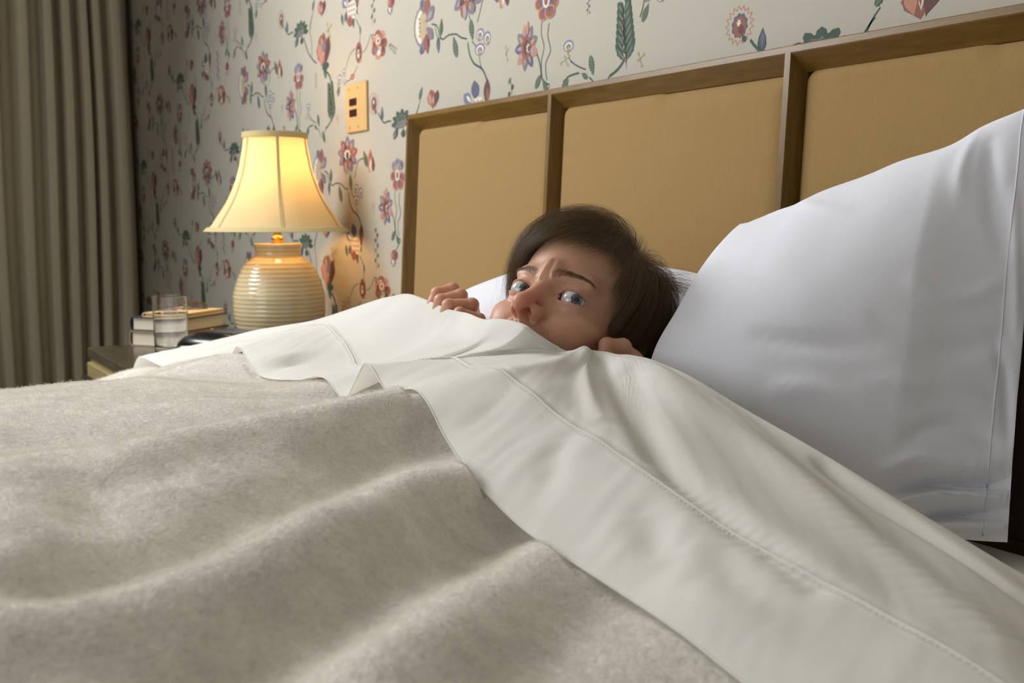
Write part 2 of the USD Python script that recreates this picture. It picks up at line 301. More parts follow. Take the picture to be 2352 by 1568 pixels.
def motif(kind):
    """Layers (colour, polygon) of one motif in the box -1..1."""
    o = []
    A = lambda c, g: o.append((c, g))
    if kind == 'half':
        left = sg.box(-1, -0.85, 0.28, 0.8)
        A('purple', zigzag(0.98, 0.86, 22, 0.05, 0.12).intersection(sg.box(-1, -1, 0.3, 1)))
        A('white', disc(0.16, 0, 0.88, 0.76, n=24).intersection(sg.box(-1, -1, 0.3, 1)))
        A('tan', disc(0.24, 0, 0.62, 0.70, n=20).intersection(sg.box(-1, -1, 0.3, 1)))
        for k in range(7): A('tan' if k % 2 else 'lilac', disc(0.02 + 0.1 * (k % 3), -0.5 + 0.17 * k, 0.1, 0.07))
        for k in range(5): A('moss', disc(-0.36 + 0.04 * (k % 2), -0.32 + 0.16 * k, 0.05, 0.04))
        A('purple', petal(0.1, 0.45, 112, 0.6, 0.5)); A('navy', petal(0.0, 0.7, 130, 0.35, 0.3)); A('red', petal(0.25, 0.35, 78, 0.72, 0.42, 0.55, 0.12))
        A('purple', petal(0.2, 0.12, 35, 0.85, 0.52, 0.6, 0.1)); A('lilac', petal(0.3, 0.15, 35, 0.55, 0.22)); A('purple', petal(0.24, -0.05, -42, 0.75, 0.42, 0.6, 0.1))
        A('red', petal(0.2, -0.3, -80, 0.78, 0.45, 0.45, 0.12)); A('wine', petal(0.32, -0.35, -76, 0.5, 0.16)); A('purple', petal(0.05, -0.45, -115, 0.62, 0.4)); A('navy', petal(-0.1, -0.72, -120, 0.34, 0.28))
    elif kind == 'bloom':
        for k in range(9): A(('purple', 'red', 'purple')[k % 3], petal(0, 0, 90 + 40 * k, 1.0, 0.5, 0.62, 0.08)); 
        for k in range(9): A(('lilac', 'pink', 'ochre')[k % 3], petal(0, 0, 90 + 40 * k, 0.78, 0.26, 0.6))
        for k in range(7): A('wine' if k % 2 else 'red', petal(0, 0, 64 + 51.4 * k, 0.62, 0.34))
        A('white', zigzag(0.34, 0.3, 9, 0.3)); A('green', disc(0.02, -0.05, 0.15, 0.2)); A('lilac', petal(-0.1, -0.35, -95, 0.72, 0.24)); A('purple', petal(0.25, -0.3, -70, 0.6, 0.26))
    elif kind == 'tulip':
        A('pink', petal(-0.3, 0.95, -85, 1.9, 1.1, 0.5, 0.1)); A('red', petal(-0.1, 0.9, -92, 1.0, 0.7)); A('white', petal(-0.05, 0.4, -88, 1.15, 0.34)); A('wine', petal(0.3, 0.5, -78, 1.25, 0.62, 0.6, 0.1)); A('pink', petal(-0.35, 0.3, -88, 1.2, 0.3))
    elif kind in ('tulip2', 'peony'):
        A('red', petal(0, -0.9, 100, 1.85, 1.3, 0.55, 0.06)); A('wine', petal(0.2, -0.8, 74, 1.6, 0.7)); A('pink', petal(-0.25, -0.7, 104, 1.3, 0.55)); A('white', petal(0.02, -0.5, 92, 0.9, 0.22)); A('red', petal(0.0, -0.3, 95, 1.1, 0.2))
        if kind == 'peony':
            A('red', petal(0, 0.0, 88, 1.0, 0.6, 0.6, 0.15)); A('purple', disc(0.05, 0.25, 0.26, 0.3)); A('tan', petal(-0.15, 0.2, 97, 0.6, 0.16)); A('pink', petal(-0.3, -0.8, 82, 0.9, 0.6)); A('green', petal(0.25, -0.55, -100, 0.6, 0.5, 0.4, 0.2)); A('green', petal(0.25, -0.6, -40, 0.45, 0.3)); A('green', petal(0.2, -0.6, -135, 0.5, 0.26))
    elif kind == 'iris':
        A('navy', petal(-0.05, 0.0, 100, 1.0, 0.55)); A('blue', petal(-0.35, 0.0, 140, 0.75, 0.5)); A('white', petal(-0.38, 0.05, 135, 0.5, 0.16)); A('wine', petal(0.55, -0.25, 86, 1.2, 0.42)); A('red', petal(0.62, -0.2, 86, 0.8, 0.2))
        A('white', zigzag(0.48, 0.5, 12, 0.1, 0.05, -0.2))
        for k in range(9): A(('pink', 'lilac', 'ochre')[k % 3], disc(-0.2 + 0.24 * (k % 3), -0.45 + 0.25 * (k // 3), 0.09, 0.08))
        A('purple', petal(-0.45, -0.1, -110, 0.6, 0.35)); A('navy', petal(-0.55, -0.2, -80, 0.4, 0.2)); A('red', petal(-0.1, -0.45, -100, 0.55, 0.6, 0.5, 0.12))
    elif kind == 'oval':
        A('red', disc(0, 0, 0.75, 0.98)); A('wine', zigzag(0.52, 0.75, 8, 0.2)); A('white', disc(-0.08, -0.1, 0.26, 0.42)); A('dark', disc(-0.05, 0.0, 0.12, 0.2)); A('pink', petal(0.3, -0.6, -70, 0.4, 0.4))
    elif kind == 'peony2':
        for k in range(7): A(('red', 'pink')[k % 2], disc(0.62 * math.cos(k * 0.9), 0.66 * math.sin(k * 0.9), 0.42, 0.36))
        for k in range(7): A(('wine', 'purple', 'white')[k % 3], disc(0.52 * math.cos(k * 0.9 + 0.2), 0.55 * math.sin(k * 0.9 + 0.2), 0.24, 0.2))
        A('pink', disc(-0.1, 0.25, 0.42, 0.38)); A('white', disc(-0.1, 0.25, 0.26, 0.24)); A('red', disc(-0.08, 0.25, 0.14, 0.14)); A('dark', petal(0.15, 0.0, -70, 0.5, 0.3)); A('tan', zigzag(0.2, 0.22, 6, 0.3, 0.2, -0.3))
    elif kind == 'cup':
        A('purple', petal(-0.1, -1.0, 92, 1.3, 1.1, 0.5, 0.12)); A('white', petal(-0.12, -0.85, 92, 1.0, 0.6)); A('lilac', petal(0.0, -0.8, 90, 0.8, 0.2)); A('red', disc(0.12, 0.35, 0.72, 0.6)); A('wine', petal(0.3, -0.1, 70, 0.9, 0.4)); A('pink', petal(-0.2, 0.0, 105, 0.7, 0.3))
    elif kind == 'pansy':
        for (x, y, c) in ((-0.42, 0.52, 'purple'), (0.42, 0.55, 'navy'), (0.0, 0.68, 'blue'), (-0.55, -0.1, 'red'), (0.55, -0.2, 'red'), (-0.25, -0.62, 'red'), (0.3, -0.6, 'red')):
            A('lilac' if c in ('navy', 'blue', 'purple') else 'pink', disc(x, y, 0.44, 0.34)); A(c, disc(x, y, 0.36, 0.27)); A('navy' if c == 'red' else 'lilac', disc(x * 0.8, y * 0.8, 0.16, 0.12))
        A('white', disc(0, -0.05, 0.3, 0.34)); A('red', disc(0, -0.05, 0.16, 0.22)); A('ochre', petal(0.15, 0.2, 75, 0.6, 0.16))
    elif kind == 'star':
        for k in range(9): A(('purple', 'navy', 'pink')[k % 3] if k != 1 else 'purple', petal(-0.05, -0.05, 20 + 40 * k, 0.98, 0.46, 0.62, 0.08))
        for k in range(9): A(('ochre', 'lilac', 'lilac')[k % 3], petal(-0.05, -0.05, 20 + 40 * k, 0.8, 0.18))
        A('pink', petal(0.05, 0.4, 86, 0.65, 0.2, 0.4)); A('red', zigzag(0.44, 0.58, 9, 0.18, -0.05, -0.05)); A('wine', zigzag(0.28, 0.38, 7, 0.25, -0.02, -0.05)); A('white', zigzag(0.16, 0.24, 7, 0.4, 0.12, -0.1)); A('green', disc(0.18, -0.12, 0.1, 0.12))
    elif kind == 'fan':
        A('blue', zigzag(0.95, 0.95, 11, 0.14, 0, 0.05)); A('white', disc(0, -0.02, 0.68, 0.66)); A('blue', zigzag(0.5, 0.5, 8, 0.2, 0, -0.1)); A('ochre', petal(0, -0.9, 90, 0.95, 0.6, 0.5)); A('moss', petal(0, -1.0, 90, 0.5, 0.2))
    elif kind == 'leaf':
        A('green', petal(0, -1, 90, 2, 0.85, 0.45, 0.05)); A('moss', petal(-0.08, -0.8, 91, 1.5, 0.22))
    elif kind == 'leaf2':
        A('green', petal(0, -1, 90, 2, 0.95, 0.4, 0.05)); A('navy', petal(0.05, -0.7, 90, 1.6, 0.6, 0.45)); A('blue', petal(0.05, -0.5, 90, 1.1, 0.16))
    elif kind == 'sleaf':
        A('green', serrated()); A('moss', serrated(6, 0.3, 0.26)); A('dark', petal(0, -1, 90, 1.8, 0.07))
    elif kind == 'fern':
        A('dark', petal(0.05, -1, 88, 2.0, 0.34))
        for k in range(7):
            y = -0.75 + 0.25 * k; ln = 0.95 - 0.06 * k
            A('green', petal(0.0, y, 42, ln, 0.36, 0.6, 0.12)); A('moss', petal(0.05, y + 0.05, 40, ln * 0.7, 0.12)); A('dark' if k % 2 else 'green', petal(0.0, y, 136, ln, 0.34, 0.6, 0.14)); A('moss', petal(-0.05, y + 0.05, 138, ln * 0.7, 0.1))
        for k in range(5): A('pink', disc(-0.08, -0.6 + 0.3 * k, 0.035, 0.05, n=8))
    elif kind == 'oakleaf':
        for k in range(7): A('green', petal(0.05, 0.0, -5 + 31 * k, 1.0, 0.42, 0.66, 0.16))
        A('moss', zigzag(0.5, 0.42, 9, 0.3, 0.03, 0.25)); A('green', zigzag(0.34, 0.28, 7, 0.3, 0.0, 0.25))
        for k in range(5): A('wine' if k % 2 else 'moss', disc(-0.3 + 0.15 * k, 0.35 + 0.1 * (k % 2), 0.06, 0.08, n=8))
        A('purple', petal(0.55, 0.1, -165, 1.3, 0.5, 0.4)); A('moss', petal(0.5, 0.15, -165, 1.0, 0.16)); A('green', petal(-0.3, -0.1, -115, 1.0, 0.4)); A('purple', petal(-0.5, -0.3, -105, 0.75, 0.2)); A('green', petal(0.2, -0.3, -95, 0.65, 0.4))
    elif kind == 'thistle':
        ring = zigzag(0.98, 0.98, 17, 0.24); A('pink', ring.difference(ring.buffer(-0.05)))
        A('navy', zigzag(0.55, 0.62, 10, 0.15, 0.02, -0.02)); A('red', disc(0.05, -0.08, 0.42, 0.5)); A('wine', petal(0, 0.1, -60, 0.6, 0.4)); A('white', zigzag(0.16, 0.2, 6, 0.4, -0.05, 0.1)); A('green', petal(0.3, -0.4, -50, 0.45, 0.3))
    elif kind == 'sprig':
        A('moss', sg.LineString([(-0.1, -1), (0.0, -0.4), (0.15, 0.3), (0.0, 1)]).buffer(0.035))
        for k in range(8): A(('navy', 'green', 'wine', 'moss')[k % 4], disc((0.26, -0.3)[k % 2] * (1 - 0.06 * k) + 0.05, -0.85 + 0.25 * k, 0.15, 0.1, 30, n=8))
    elif kind == 'buds':
        A('moss', sg.LineString([(0.2, -0.9), (0.0, 0.0), (-0.3, 0.7)]).buffer(0.04)); A('moss', sg.LineString([(0.0, 0.0), (0.5, 0.4)]).buffer(0.04))
        for x, y in ((-0.35, 0.75), (0.55, 0.45), (0.25, -0.85), (-0.35, -0.1)): A('ochre', disc(x, y, 0.24, 0.18, 60, n=8))
    elif kind == 'dot':
        A('red', zigzag(0.9, 0.9, 6, 0.2)); A('pink', disc(0, 0, 0.4, n=8))
    return o

def print_tile():
    """One repeat of the print: triangles (u, w, layer) and colours, relative to the tile's origin."""
    V, F, C, n = [], [], [], 0
    def put(color, poly, layer):
        nonlocal n
        for g in getattr(poly, 'geoms', [poly]):
            if g.is_empty or g.geom_type != 'Polygon' or g.area < 1e-8: continue
            v, f = trimesh.creation.triangulate_polygon(g, engine='earcut')
            V.append(np.column_stack([v, np.full(len(v), layer)])); F.append(np.asarray(f) + n); C.append(np.tile(INK[color], (len(v), 1))); n += len(v)
    for pl, wd in STEMS:
        line = sg.LineString(smooth_line(pl, 5 * len(pl))).buffer(0.0011 * wd, cap_style='flat', quad_segs=1)
        put('green', line.simplify(0.0002), 0)
    for k, (kind, x, z, w, h, rot) in enumerate(MOTIFS):
        for i, (c, g) in enumerate(motif(kind)):
            g = g.buffer(0) if not g.is_valid else g
            if rot and kind in ('sleaf', 'leaf', 'leaf2', 'buds', 'sprig'):
                s = (w + h) / 4; g = sa.scale(sa.rotate(g, -rot, origin=(0, 0)), s, s, origin=(0, 0))
                g = sa.scale(g, w / max(1e-6, 2 * s) if 0 else 1, 1, origin=(0, 0))
            else:
                ws = 1.3 if kind == 'fern' else 1.12
                g = sa.scale(sa.rotate(g, -rot, origin=(0, 0)), w / 2 * ws, h / 2 * 1.05, origin=(0, 0))
            put(c, sa.translate(g, x, z), 1 + i)
    return np.vstack(V), np.vstack(F), np.vstack(C)

tv, tf, tc_ = print_tile()
PV, PF, PC, n0 = [], [], [], 0
for i in range(-5, 7):
    for j in range(-4, 5):
        dx, dz = -1.969 + LX * i, 1.242 + LZ * j + (LZ / 2 if i % 2 else 0)
        v = np.column_stack([tv[:, 0] + dx, -0.00015 - 0.00005 * tv[:, 2], tv[:, 1] + dz])
        ok = (v[tf].min(1)[:, 0] > WALL_X0 + 0.002) & (v[tf].max(1)[:, 0] < 0.6) & (v[tf].min(1)[:, 2] > 0.30) & (v[tf].max(1)[:, 2] < 2.2)
        f = tf[ok]
        if not len(f): continue
        PV.append(v); PF.append(f + n0); PC.append(tc_); n0 += len(v)
obj('wallpaper_print', (np.vstack(PV), np.vstack(PF)), mat('print_ink', (0.5, 0.5, 0.5), 0.75, attr=True), wall, smooth=False, color=np.vstack(PC), kind='stuff', label='printed pattern of flowers, leaves and stems')

# --- double switch plate
plate_m = mat('plate_plastic', rgb(208, 174, 118), 0.35)
dark_m = mat('plate_dark', rgb(62, 30, 30), 0.3)
sp = thing('wall_socket', 'beige wall plate with two dark square sockets beside the headboard', 'wall socket', (-2.284, 0.0, 1.105))
obj('plate', moved(rounded_box(0.116, 0.112, 0.006, 0.002), rx=math.pi / 2, loc=(0, 0, 0)), plate_m, sp)
for k, z in enumerate((0.013, -0.012)):
    obj('socket', join(*[moved(rounded_box(0.0122, 0.0165, 0.003, 0.0007), rx=math.pi / 2, loc=(sx * 0.0132 - 0.014, -0.005, z)) for sx in (-1, 0, 1)]), dark_m, sp, label='dark socket')
for sx in (-0.036, 0.0115):
    for sz in (0.044, -0.044):
        s = moved(trimesh.creation.cylinder(0.0032, 0.002, sections=16), rx=math.pi / 2, loc=(sx, -0.0065, sz))
        obj('screw', join(s, box(sx - 0.0026, sx + 0.0026, -0.0078, -0.0074, sz - 0.0004, sz + 0.0004)), mat('screw_paint', rgb(200, 172, 120), 0.3) if sx < 0 and sz > 0 else '/World/Looks/screw_paint', sp)

# --- curtain along the side wall
cur_m = cloth_mat('curtain_cloth', rgb(216, 206, 182), transl=0.1, var=0.02, vscale=8, bump=0.1, bscale=400)
def curtain_line():
    """The folds in plan: crests stand out into the room (+x), valleys go back to the wall."""
    crest = [-0.085, -0.155, -0.205, -0.268, -0.335, -0.42, -0.52, -0.62, -0.71, -0.80, -0.90, -1.0]
    valley = [-0.125, -0.182, -0.232, -0.302, -0.372, -0.475, -0.575, -0.668, -0.757, -0.85, -0.95]
    pts = [(-4.485, -0.018), (-4.445, -0.028)]
    for k, c in enumerate(crest):
        pts += [(-4.368 - 0.012 * (k % 2), c + 0.013), (-4.366 - 0.012 * (k % 2), c - 0.011)]
        if k < len(valley): pts += [(-4.468, valley[k] + 0.006), (-4.468, valley[k] - 0.005)]
    return np.array(pts)
cl = curtain_line()
s = np.concatenate([[0], np.cumsum(np.linalg.norm(np.diff(cl, axis=0), axis=1))])
cs = PchipInterpolator(s, cl, axis=0)(np.linspace(0, s[-1], 260))
zs = np.linspace(0.03, 2.42, 24)
cv = np.stack([np.stack([cs[:, 0] + 0.006 * np.sin(3 * z + 9 * cs[:, 1]) * (cs[:, 0] > -4.45), cs[:, 1] + 0.008 * np.sin(2.1 * z + 6 * cs[:, 1]), np.full(len(cs), z)], 1) for z in zs], 1)
tag(obj('curtain', trimesh.Trimesh(cv.reshape(-1, 3), grid_faces(len(cs), len(zs)), process=False), cur_m, smooth=True), 'grey beige floor length curtain hanging in deep folds at far left', 'curtain')
tag(obj('trim_1', box(WALL_X0, -4.478, -0.012, 0.0, 0.0, WALL_H), mat('corner_trim', rgb(60, 50, 30), 0.6), smooth=False, kind='structure'), 'dark trim strip in the corner beside the curtain')

# ------------------------------------------------------------------ headboard
wood = mat('headboard_wood', rgb(118, 86, 28), 0.40, var=0.28, vscale=16, vstretch=(1.0, 8.0, 8.0), bump=0.06, bscale=60, bstretch=(1, 14, 14), bdist=0.001, extra=dict(specular_ior_level=0.5, coat_weight=0.15, coat_roughness=0.22))
wood_up = mat('headboard_wood_upright', rgb(114, 83, 28), 0.40, var=0.28, vscale=16, vstretch=(8.0, 8.0, 1.0), bump=0.06, bscale=60, bstretch=(14, 14, 1), bdist=0.001, extra=dict(specular_ior_level=0.5, coat_weight=0.15, coat_roughness=0.22))
felt = mat('headboard_fabric', rgb(158, 128, 82), 0.92, var=0.035, vscale=120, vstretch=(2.0, 1.0, 0.5), bump=0.3, bscale=620, bstretch=(1.3, 1, 0.8), bdist=0.0012, extra=dict(sheen_weight=0.25, sheen_roughness=0.4, specular_ior_level=0.15))
HX0, HX1, HT, HB, BAY = -1.936, 0.105, 1.0545, 0.40, 0.5085
LEAN = math.radians(3.0)
hb = thing('headboard', 'long wooden headboard with recessed tan fabric panels against the flowered wall', 'headboard', (0, -0.003, HT), rotx=-LEAN)
# local frame: x along the wall, y out of the wall is negative, z down from the top edge
def extrude_x(poly, x0, x1):
    m = trimesh.creation.extrude_polygon(sg.Polygon(poly), x1 - x0, engine='earcut')
    v = m.vertices.copy(); m.vertices = np.column_stack([v[:, 2] + x0, v[:, 0], v[:, 1]]); m.invert() if m.volume < 0 else None
    return m
def extrude_z(poly, z0, z1):
    m = trimesh.creation.extrude_polygon(sg.Polygon(poly), z1 - z0, engine='earcut')
    m.apply_translation([0, 0, z0]); return m
FD, PD = -0.047, -0.026     # depth of the frame's face and of the fabric
obj('top_rail', extrude_x([(0, 0), (FD + 0.0012, 0), (FD, -0.0012), (FD, -0.0085), (FD + 0.001, -0.010), (PD + 0.002, -0.030), (0, -0.030)], HX0, HX1), wood, hb, smooth=False)
for sx, x in ((1, HX0), (-1, HX1)):
    pts = [(0, 0), (0, FD + 0.001), (0.001, FD), (0.006, FD), (0.007, FD + 0.001), (0.021, PD + 0.002), (0.021, 0)]
    obj('stile', extrude_z([(x + sx * a, b) for a, b in pts], -(HT - HB), -0.0005), wood_up, hb, smooth=False)
divs = [HX0 + 0.0035 + BAY * k for k in (1, 2, 3)]
for x in divs:
    pts = [(-0.011, PD + 0.004), (-0.0052, FD + 0.001), (-0.0045, FD), (0.0045, FD), (0.0052, FD + 0.001), (0.012, PD + 0.004), (0.012, 0), (-0.011, 0)]
    obj('divider', extrude_z([(x + a, b) for a, b in pts], -(HT - HB), -0.0085), wood_up, hb, smooth=False)
edges = [HX0 + 0.006] + divs + [HX1 - 0.006]
for k in range(4):
    x0, x1 = edges[k] + 0.010, edges[k + 1] - 0.008
    nx, nz = 70, 84
    u, w = np.linspace(0, 1, nx), np.linspace(0, 1, nz)
    u, w = 0.5 - 0.5 * np.cos(np.pi * u), 0.5 - 0.5 * np.cos(np.pi * w)
    X, Z = np.meshgrid(x0 + (x1 - x0) * u, -0.026 - (HT - HB - 0.03) * w, indexing='ij')
    hx, cxm = (x1 - x0) / 2, (x0 + x1) / 2
    hz_, czm = (HT - HB - 0.03) / 2, -0.026 - (HT - HB - 0.03) / 2
    R = 0.018
    qx, qz = np.abs(X - cxm) - hx + R, np.abs(Z - czm) - hz_ + R
    d = R - (np.hypot(np.maximum(qx, 0), np.maximum(qz, 0)) + np.minimum(np.maximum(qx, qz), 0))     # distance inside the rounded outline
    soft = np.where(X > cxm, 0.034, 0.016)
    fall = np.clip(d, 0, soft) / soft
    Y = PD + 0.013 - 0.0175 * np.sqrt(np.clip(1 - (1 - fall) ** 2, 0, 1)) - 0.002 * np.sin(np.pi * u)[:, None] * np.sin(np.pi * w)[None, :]
    # pull the corners in to a rounded outline
    out = np.hypot(np.maximum(qx, 0), np.maximum(qz, 0)); k_ = np.where(out > R, R / np.maximum(out, 1e-9), 1)
    X = np.where(out > R, cxm + np.sign(X - cxm) * (hx - R + np.maximum(qx, 0) * k_), X); Z = np.where(out > R, czm + np.sign(Z - czm) * (hz_ - R + np.maximum(qz, 0) * k_), Z)
    obj('fabric_panel', trimesh.Trimesh(np.stack([X, Y, Z], -1).reshape(-1, 3), grid_faces(nx, nz)[:, ::-1], process=False), felt, hb, smooth=True)
obj('back_board', box(HX0 + 0.004, HX1 - 0.004, -0.010, -0.001, -(HT - HB), -0.006), wood, hb, smooth=False)
for x in (HX0 + 0.03, HX1 - 0.06):
    obj('leg', box(x, x + 0.03, -0.03, -0.002, -HT + 0.004, -(HT - HB) + 0.001), wood_up, hb, smooth=False)

# ------------------------------------------------------------------ nightstand and what stands on it
NZ = 0.566
NX0, NX1, NY0 = -2.440, -2.045, -0.590
ns_top = mat('nightstand_top', rgb(74, 62, 46), 0.28, var=0.35, vscale=14, vstretch=(1, 6, 6), extra=dict(coat_weight=0.3, coat_roughness=0.2))
ns_body = mat('nightstand_body', rgb(150, 134, 88), 0.45, var=0.2, vscale=14, vstretch=(1, 6, 6))
pull_m = mat('drawer_pull', rgb(34, 28, 26), 0.3)
nm = ((NX0 + NX1) / 2, NY0 / 2)
ns = thing('nightstand', 'brown wooden nightstand with a dark top beside the bed', 'nightstand', (nm[0], nm[1] - 0.008, 0))
w_, d_ = NX1 - NX0, -NY0 - 0.016
obj('top', moved(rounded_box(w_, d_, 0.022, 0.003), loc=(0, 0, NZ - 0.022)), ns_top, ns)
obj('body', moved(rounded_box(w_ - 0.012, d_ - 0.012, NZ - 0.125, 0.003), loc=(0, 0, 0.10)), ns_body, ns)
for sx in (-1, 1):
    for sy in (-1, 1):
        obj('leg', moved(rounded_box(0.036, 0.036, 0.104, 0.003), loc=(sx * (w_ / 2 - 0.03), sy * (d_ / 2 - 0.03), 0)), ns_body, ns)
for k, z in enumerate((NZ - 0.175, NZ - 0.34)):
    dr = obj('drawer', moved(rounded_box(w_ - 0.04, 0.016, 0.145, 0.003), loc=(0, -d_ / 2 + 0.002, z)), ns_body, ns)
    obj('handle', moved(rounded_box(0.11, 0.016, 0.03, 0.006), loc=(-0.12, -d_ / 2 - 0.012, z + 0.088)), pull_m, dr)

lamp = thing('table_lamp', 'lit table lamp with ribbed cream ceramic base and bell shaped shade', 'lamp', (-2.352, -0.178, NZ))
prof = [(0.0, 0.0), (0.088, 0.0), (0.092, 0.004), (0.1003, 0.034), (0.1055, 0.069), (0.1055, 0.098), (0.0993, 0.128), (0.085, 0.164), (0.0717, 0.183), (0.058, 0.193), (0.0508, 0.198), (0.0510, 0.206), (0.0545, 0.219), (0.0553, 0.224), (0.0535, 0.2255), (0.046, 0.2245), (0.012, 0.2235), (0.0, 0.2235)]
pp = np.array(prof); s = np.concatenate([[0], np.cumsum(np.linalg.norm(np.diff(pp, axis=0), axis=1))])
side = PchipInterpolator(s, pp, axis=0)(np.linspace(s[2], s[13], 420))
tn = np.gradient(side, axis=0); nrm = np.stack([tn[:, 1], -tn[:, 0]], 1) / np.linalg.norm(tn, axis=1, keepdims=True)
zz = side[:, 1]
ripple = 0.0008 * np.abs(np.sin(np.pi * zz / 0.0098)) ** 0.7 * np.clip((0.222 - zz) / 0.01, 0, 1) * np.clip(zz / 0.01, 0, 1)
side = side + nrm * ripple[:, None]
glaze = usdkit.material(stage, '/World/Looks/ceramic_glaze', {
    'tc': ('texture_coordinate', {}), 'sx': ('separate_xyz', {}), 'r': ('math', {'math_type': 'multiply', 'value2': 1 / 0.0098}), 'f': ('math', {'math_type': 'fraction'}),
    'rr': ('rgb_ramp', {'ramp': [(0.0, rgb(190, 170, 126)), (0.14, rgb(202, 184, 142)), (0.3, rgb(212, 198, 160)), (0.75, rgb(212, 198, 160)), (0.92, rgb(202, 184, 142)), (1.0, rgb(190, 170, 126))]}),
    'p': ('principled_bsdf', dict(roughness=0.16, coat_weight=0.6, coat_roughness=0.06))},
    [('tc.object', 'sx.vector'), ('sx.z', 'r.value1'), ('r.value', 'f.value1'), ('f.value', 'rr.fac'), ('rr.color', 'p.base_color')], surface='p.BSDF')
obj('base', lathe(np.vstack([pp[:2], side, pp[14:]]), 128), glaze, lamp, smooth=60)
brass = mat('brass', (0.72, 0.48, 0.16), 0.16, extra=dict(metallic=1.0))
obj('neck', lathe([(0, 0.2225), (0.0155, 0.2225), (0.0165, 0.226), (0.012, 0.2285), (0.011, 0.231), (0.0145, 0.234), (0.015, 0.238), (0.0105, 0.2415), (0.0085, 0.245), (0.0085, 0.275), (0.0135, 0.279), (0.0135, 0.315), (0, 0.315)], 48), brass, lamp)
sh = np.array([(0.163, 0.2555), (0.1500, 0.268), (0.139, 0.284), (0.1137, 0.3226), (0.0995, 0.352), (0.0870, 0.386), (0.0785, 0.424), (0.0735, 0.455), (0.0717, 0.476)])
ss = np.concatenate([[0], np.cumsum(np.linalg.norm(np.diff(sh, axis=0), axis=1))])
shp = PchipInterpolator(ss, sh, axis=0)(np.linspace(0, ss[-1], 48))
inner = shp - np.array([0.0012, 0]); 
def shade_panels():
    """Six gores between wires: the cloth sags in a little between them."""
    seg = 96; a = np.linspace(0, 2 * np.pi, seg, endpoint=False)
    A0_ = SHADE_ROT
    sag = 1 - 0.020 * (1 - np.cos(6 * (a - A0_))) / 2
    def ring(p): return np.stack([p[:, None, 0] * np.cos(a) * sag, p[:, None, 0] * np.sin(a) * sag, np.repeat(p[:, 1:], seg, 1)], -1)
    v = np.concatenate([ring(shp), ring(inner[::-1])]).reshape(-1, 3); n = len(shp) * 2
    i, j = np.meshgrid(np.arange(n), np.arange(seg), indexing='ij'); i2, j2 = (i + 1) % n, (j + 1) % seg
    q = np.stack([i * seg + j, i * seg + j2, i2 * seg + j2, i2 * seg + j], -1).reshape(-1, 4)
    return trimesh.Trimesh(v, np.vstack([q[:, [0, 1, 2]], q[:, [0, 2, 3]]]), process=False)
SHADE_ROT = math.atan2(CAM[1] + 0.178, CAM[0] + 2.352) + math.radians(4)
silk = usdkit.material(stage, '/World/Looks/shade_silk', {'d': ('diffuse_bsdf', {'color': rgb(238, 222, 178)}), 't': ('translucent_bsdf', {'color': rgb(236, 226, 196)}), 'm': ('mix_closure', {'fac': 0.42})},
                       [('d.BSDF', 'm.closure1'), ('t.BSDF', 'm.closure2')], surface='m.closure')
trim_c = mat('shade_braid', rgb(196, 178, 128), 0.8, bump=0.4, bscale=500)
shade = obj('lamp_shade', shade_panels(), silk, lamp, smooth=True)
for k in range(6):
    a = SHADE_ROT + k * math.pi / 3
    p = np.stack([(shp[:, 0] + 0.0006) * math.cos(a), (shp[:, 0] + 0.0006) * math.sin(a), shp[:, 1]], 1)
    t_ = np.array([-math.sin(a), math.cos(a), 0]) * 0.0034; o_ = np.array([math.cos(a), math.sin(a), 0]) * 0.0011
    v = np.stack([p - t_, p - t_ + o_, p + t_ + o_, p + t_], 1).reshape(-1, 3)
    obj('rib', trimesh.Trimesh(v, grid_faces(len(p), 4), process=False), trim_c, shade, smooth=20)
a = np.linspace(0, 2 * np.pi, 97)[:-1]
def band(r0, z0, r1, z1, th=0.0022):
    return lathe([(r0, z0), (r0 + th, z0 + 0.0006), (r1 + th, z1 - 0.0006), (r1, z1), (r1 - th, z1), (r0 - th, z0), (r0, z0)], 96)
obj('bottom_trim', band(0.1645, 0.2525, 0.1555, 0.2625), trim_c, shade, smooth=25)
obj('top_trim', band(0.0725, 0.464, 0.0722, 0.478), trim_c, shade, smooth=25)
bulb_m = usdkit.material(stage, '/World/Looks/bulb_glow', {'e': ('emission', {'color': (1.0, 0.62, 0.30), 'strength': BULB_POWER})}, [], surface='e.emission')
obj('bulb', lathe([(0, 0.313), (0.012, 0.314), (0.012, 0.362), (0.021, 0.384), (0.0275, 0.406), (0.026, 0.426), (0.016, 0.440), (0, 0.445)], 32), bulb_m, lamp, smooth=True)
obj('wire_frame', join(*[tube([(0.0125 * math.cos(q), 0.0125 * math.sin(q), 0.30), (0.034 * math.cos(q), 0.034 * math.sin(q), 0.35), (0.034 * math.cos(q), 0.034 * math.sin(q), 0.44), (0.004 * math.cos(q), 0.004 * math.sin(q), 0.462)], 0.001, 6) for q in (0.4, 0.4 + math.pi)], tube([(-0.071, 0, 0.462), (0.071, 0, 0.462)], 0.0009, 6)), brass, lamp)

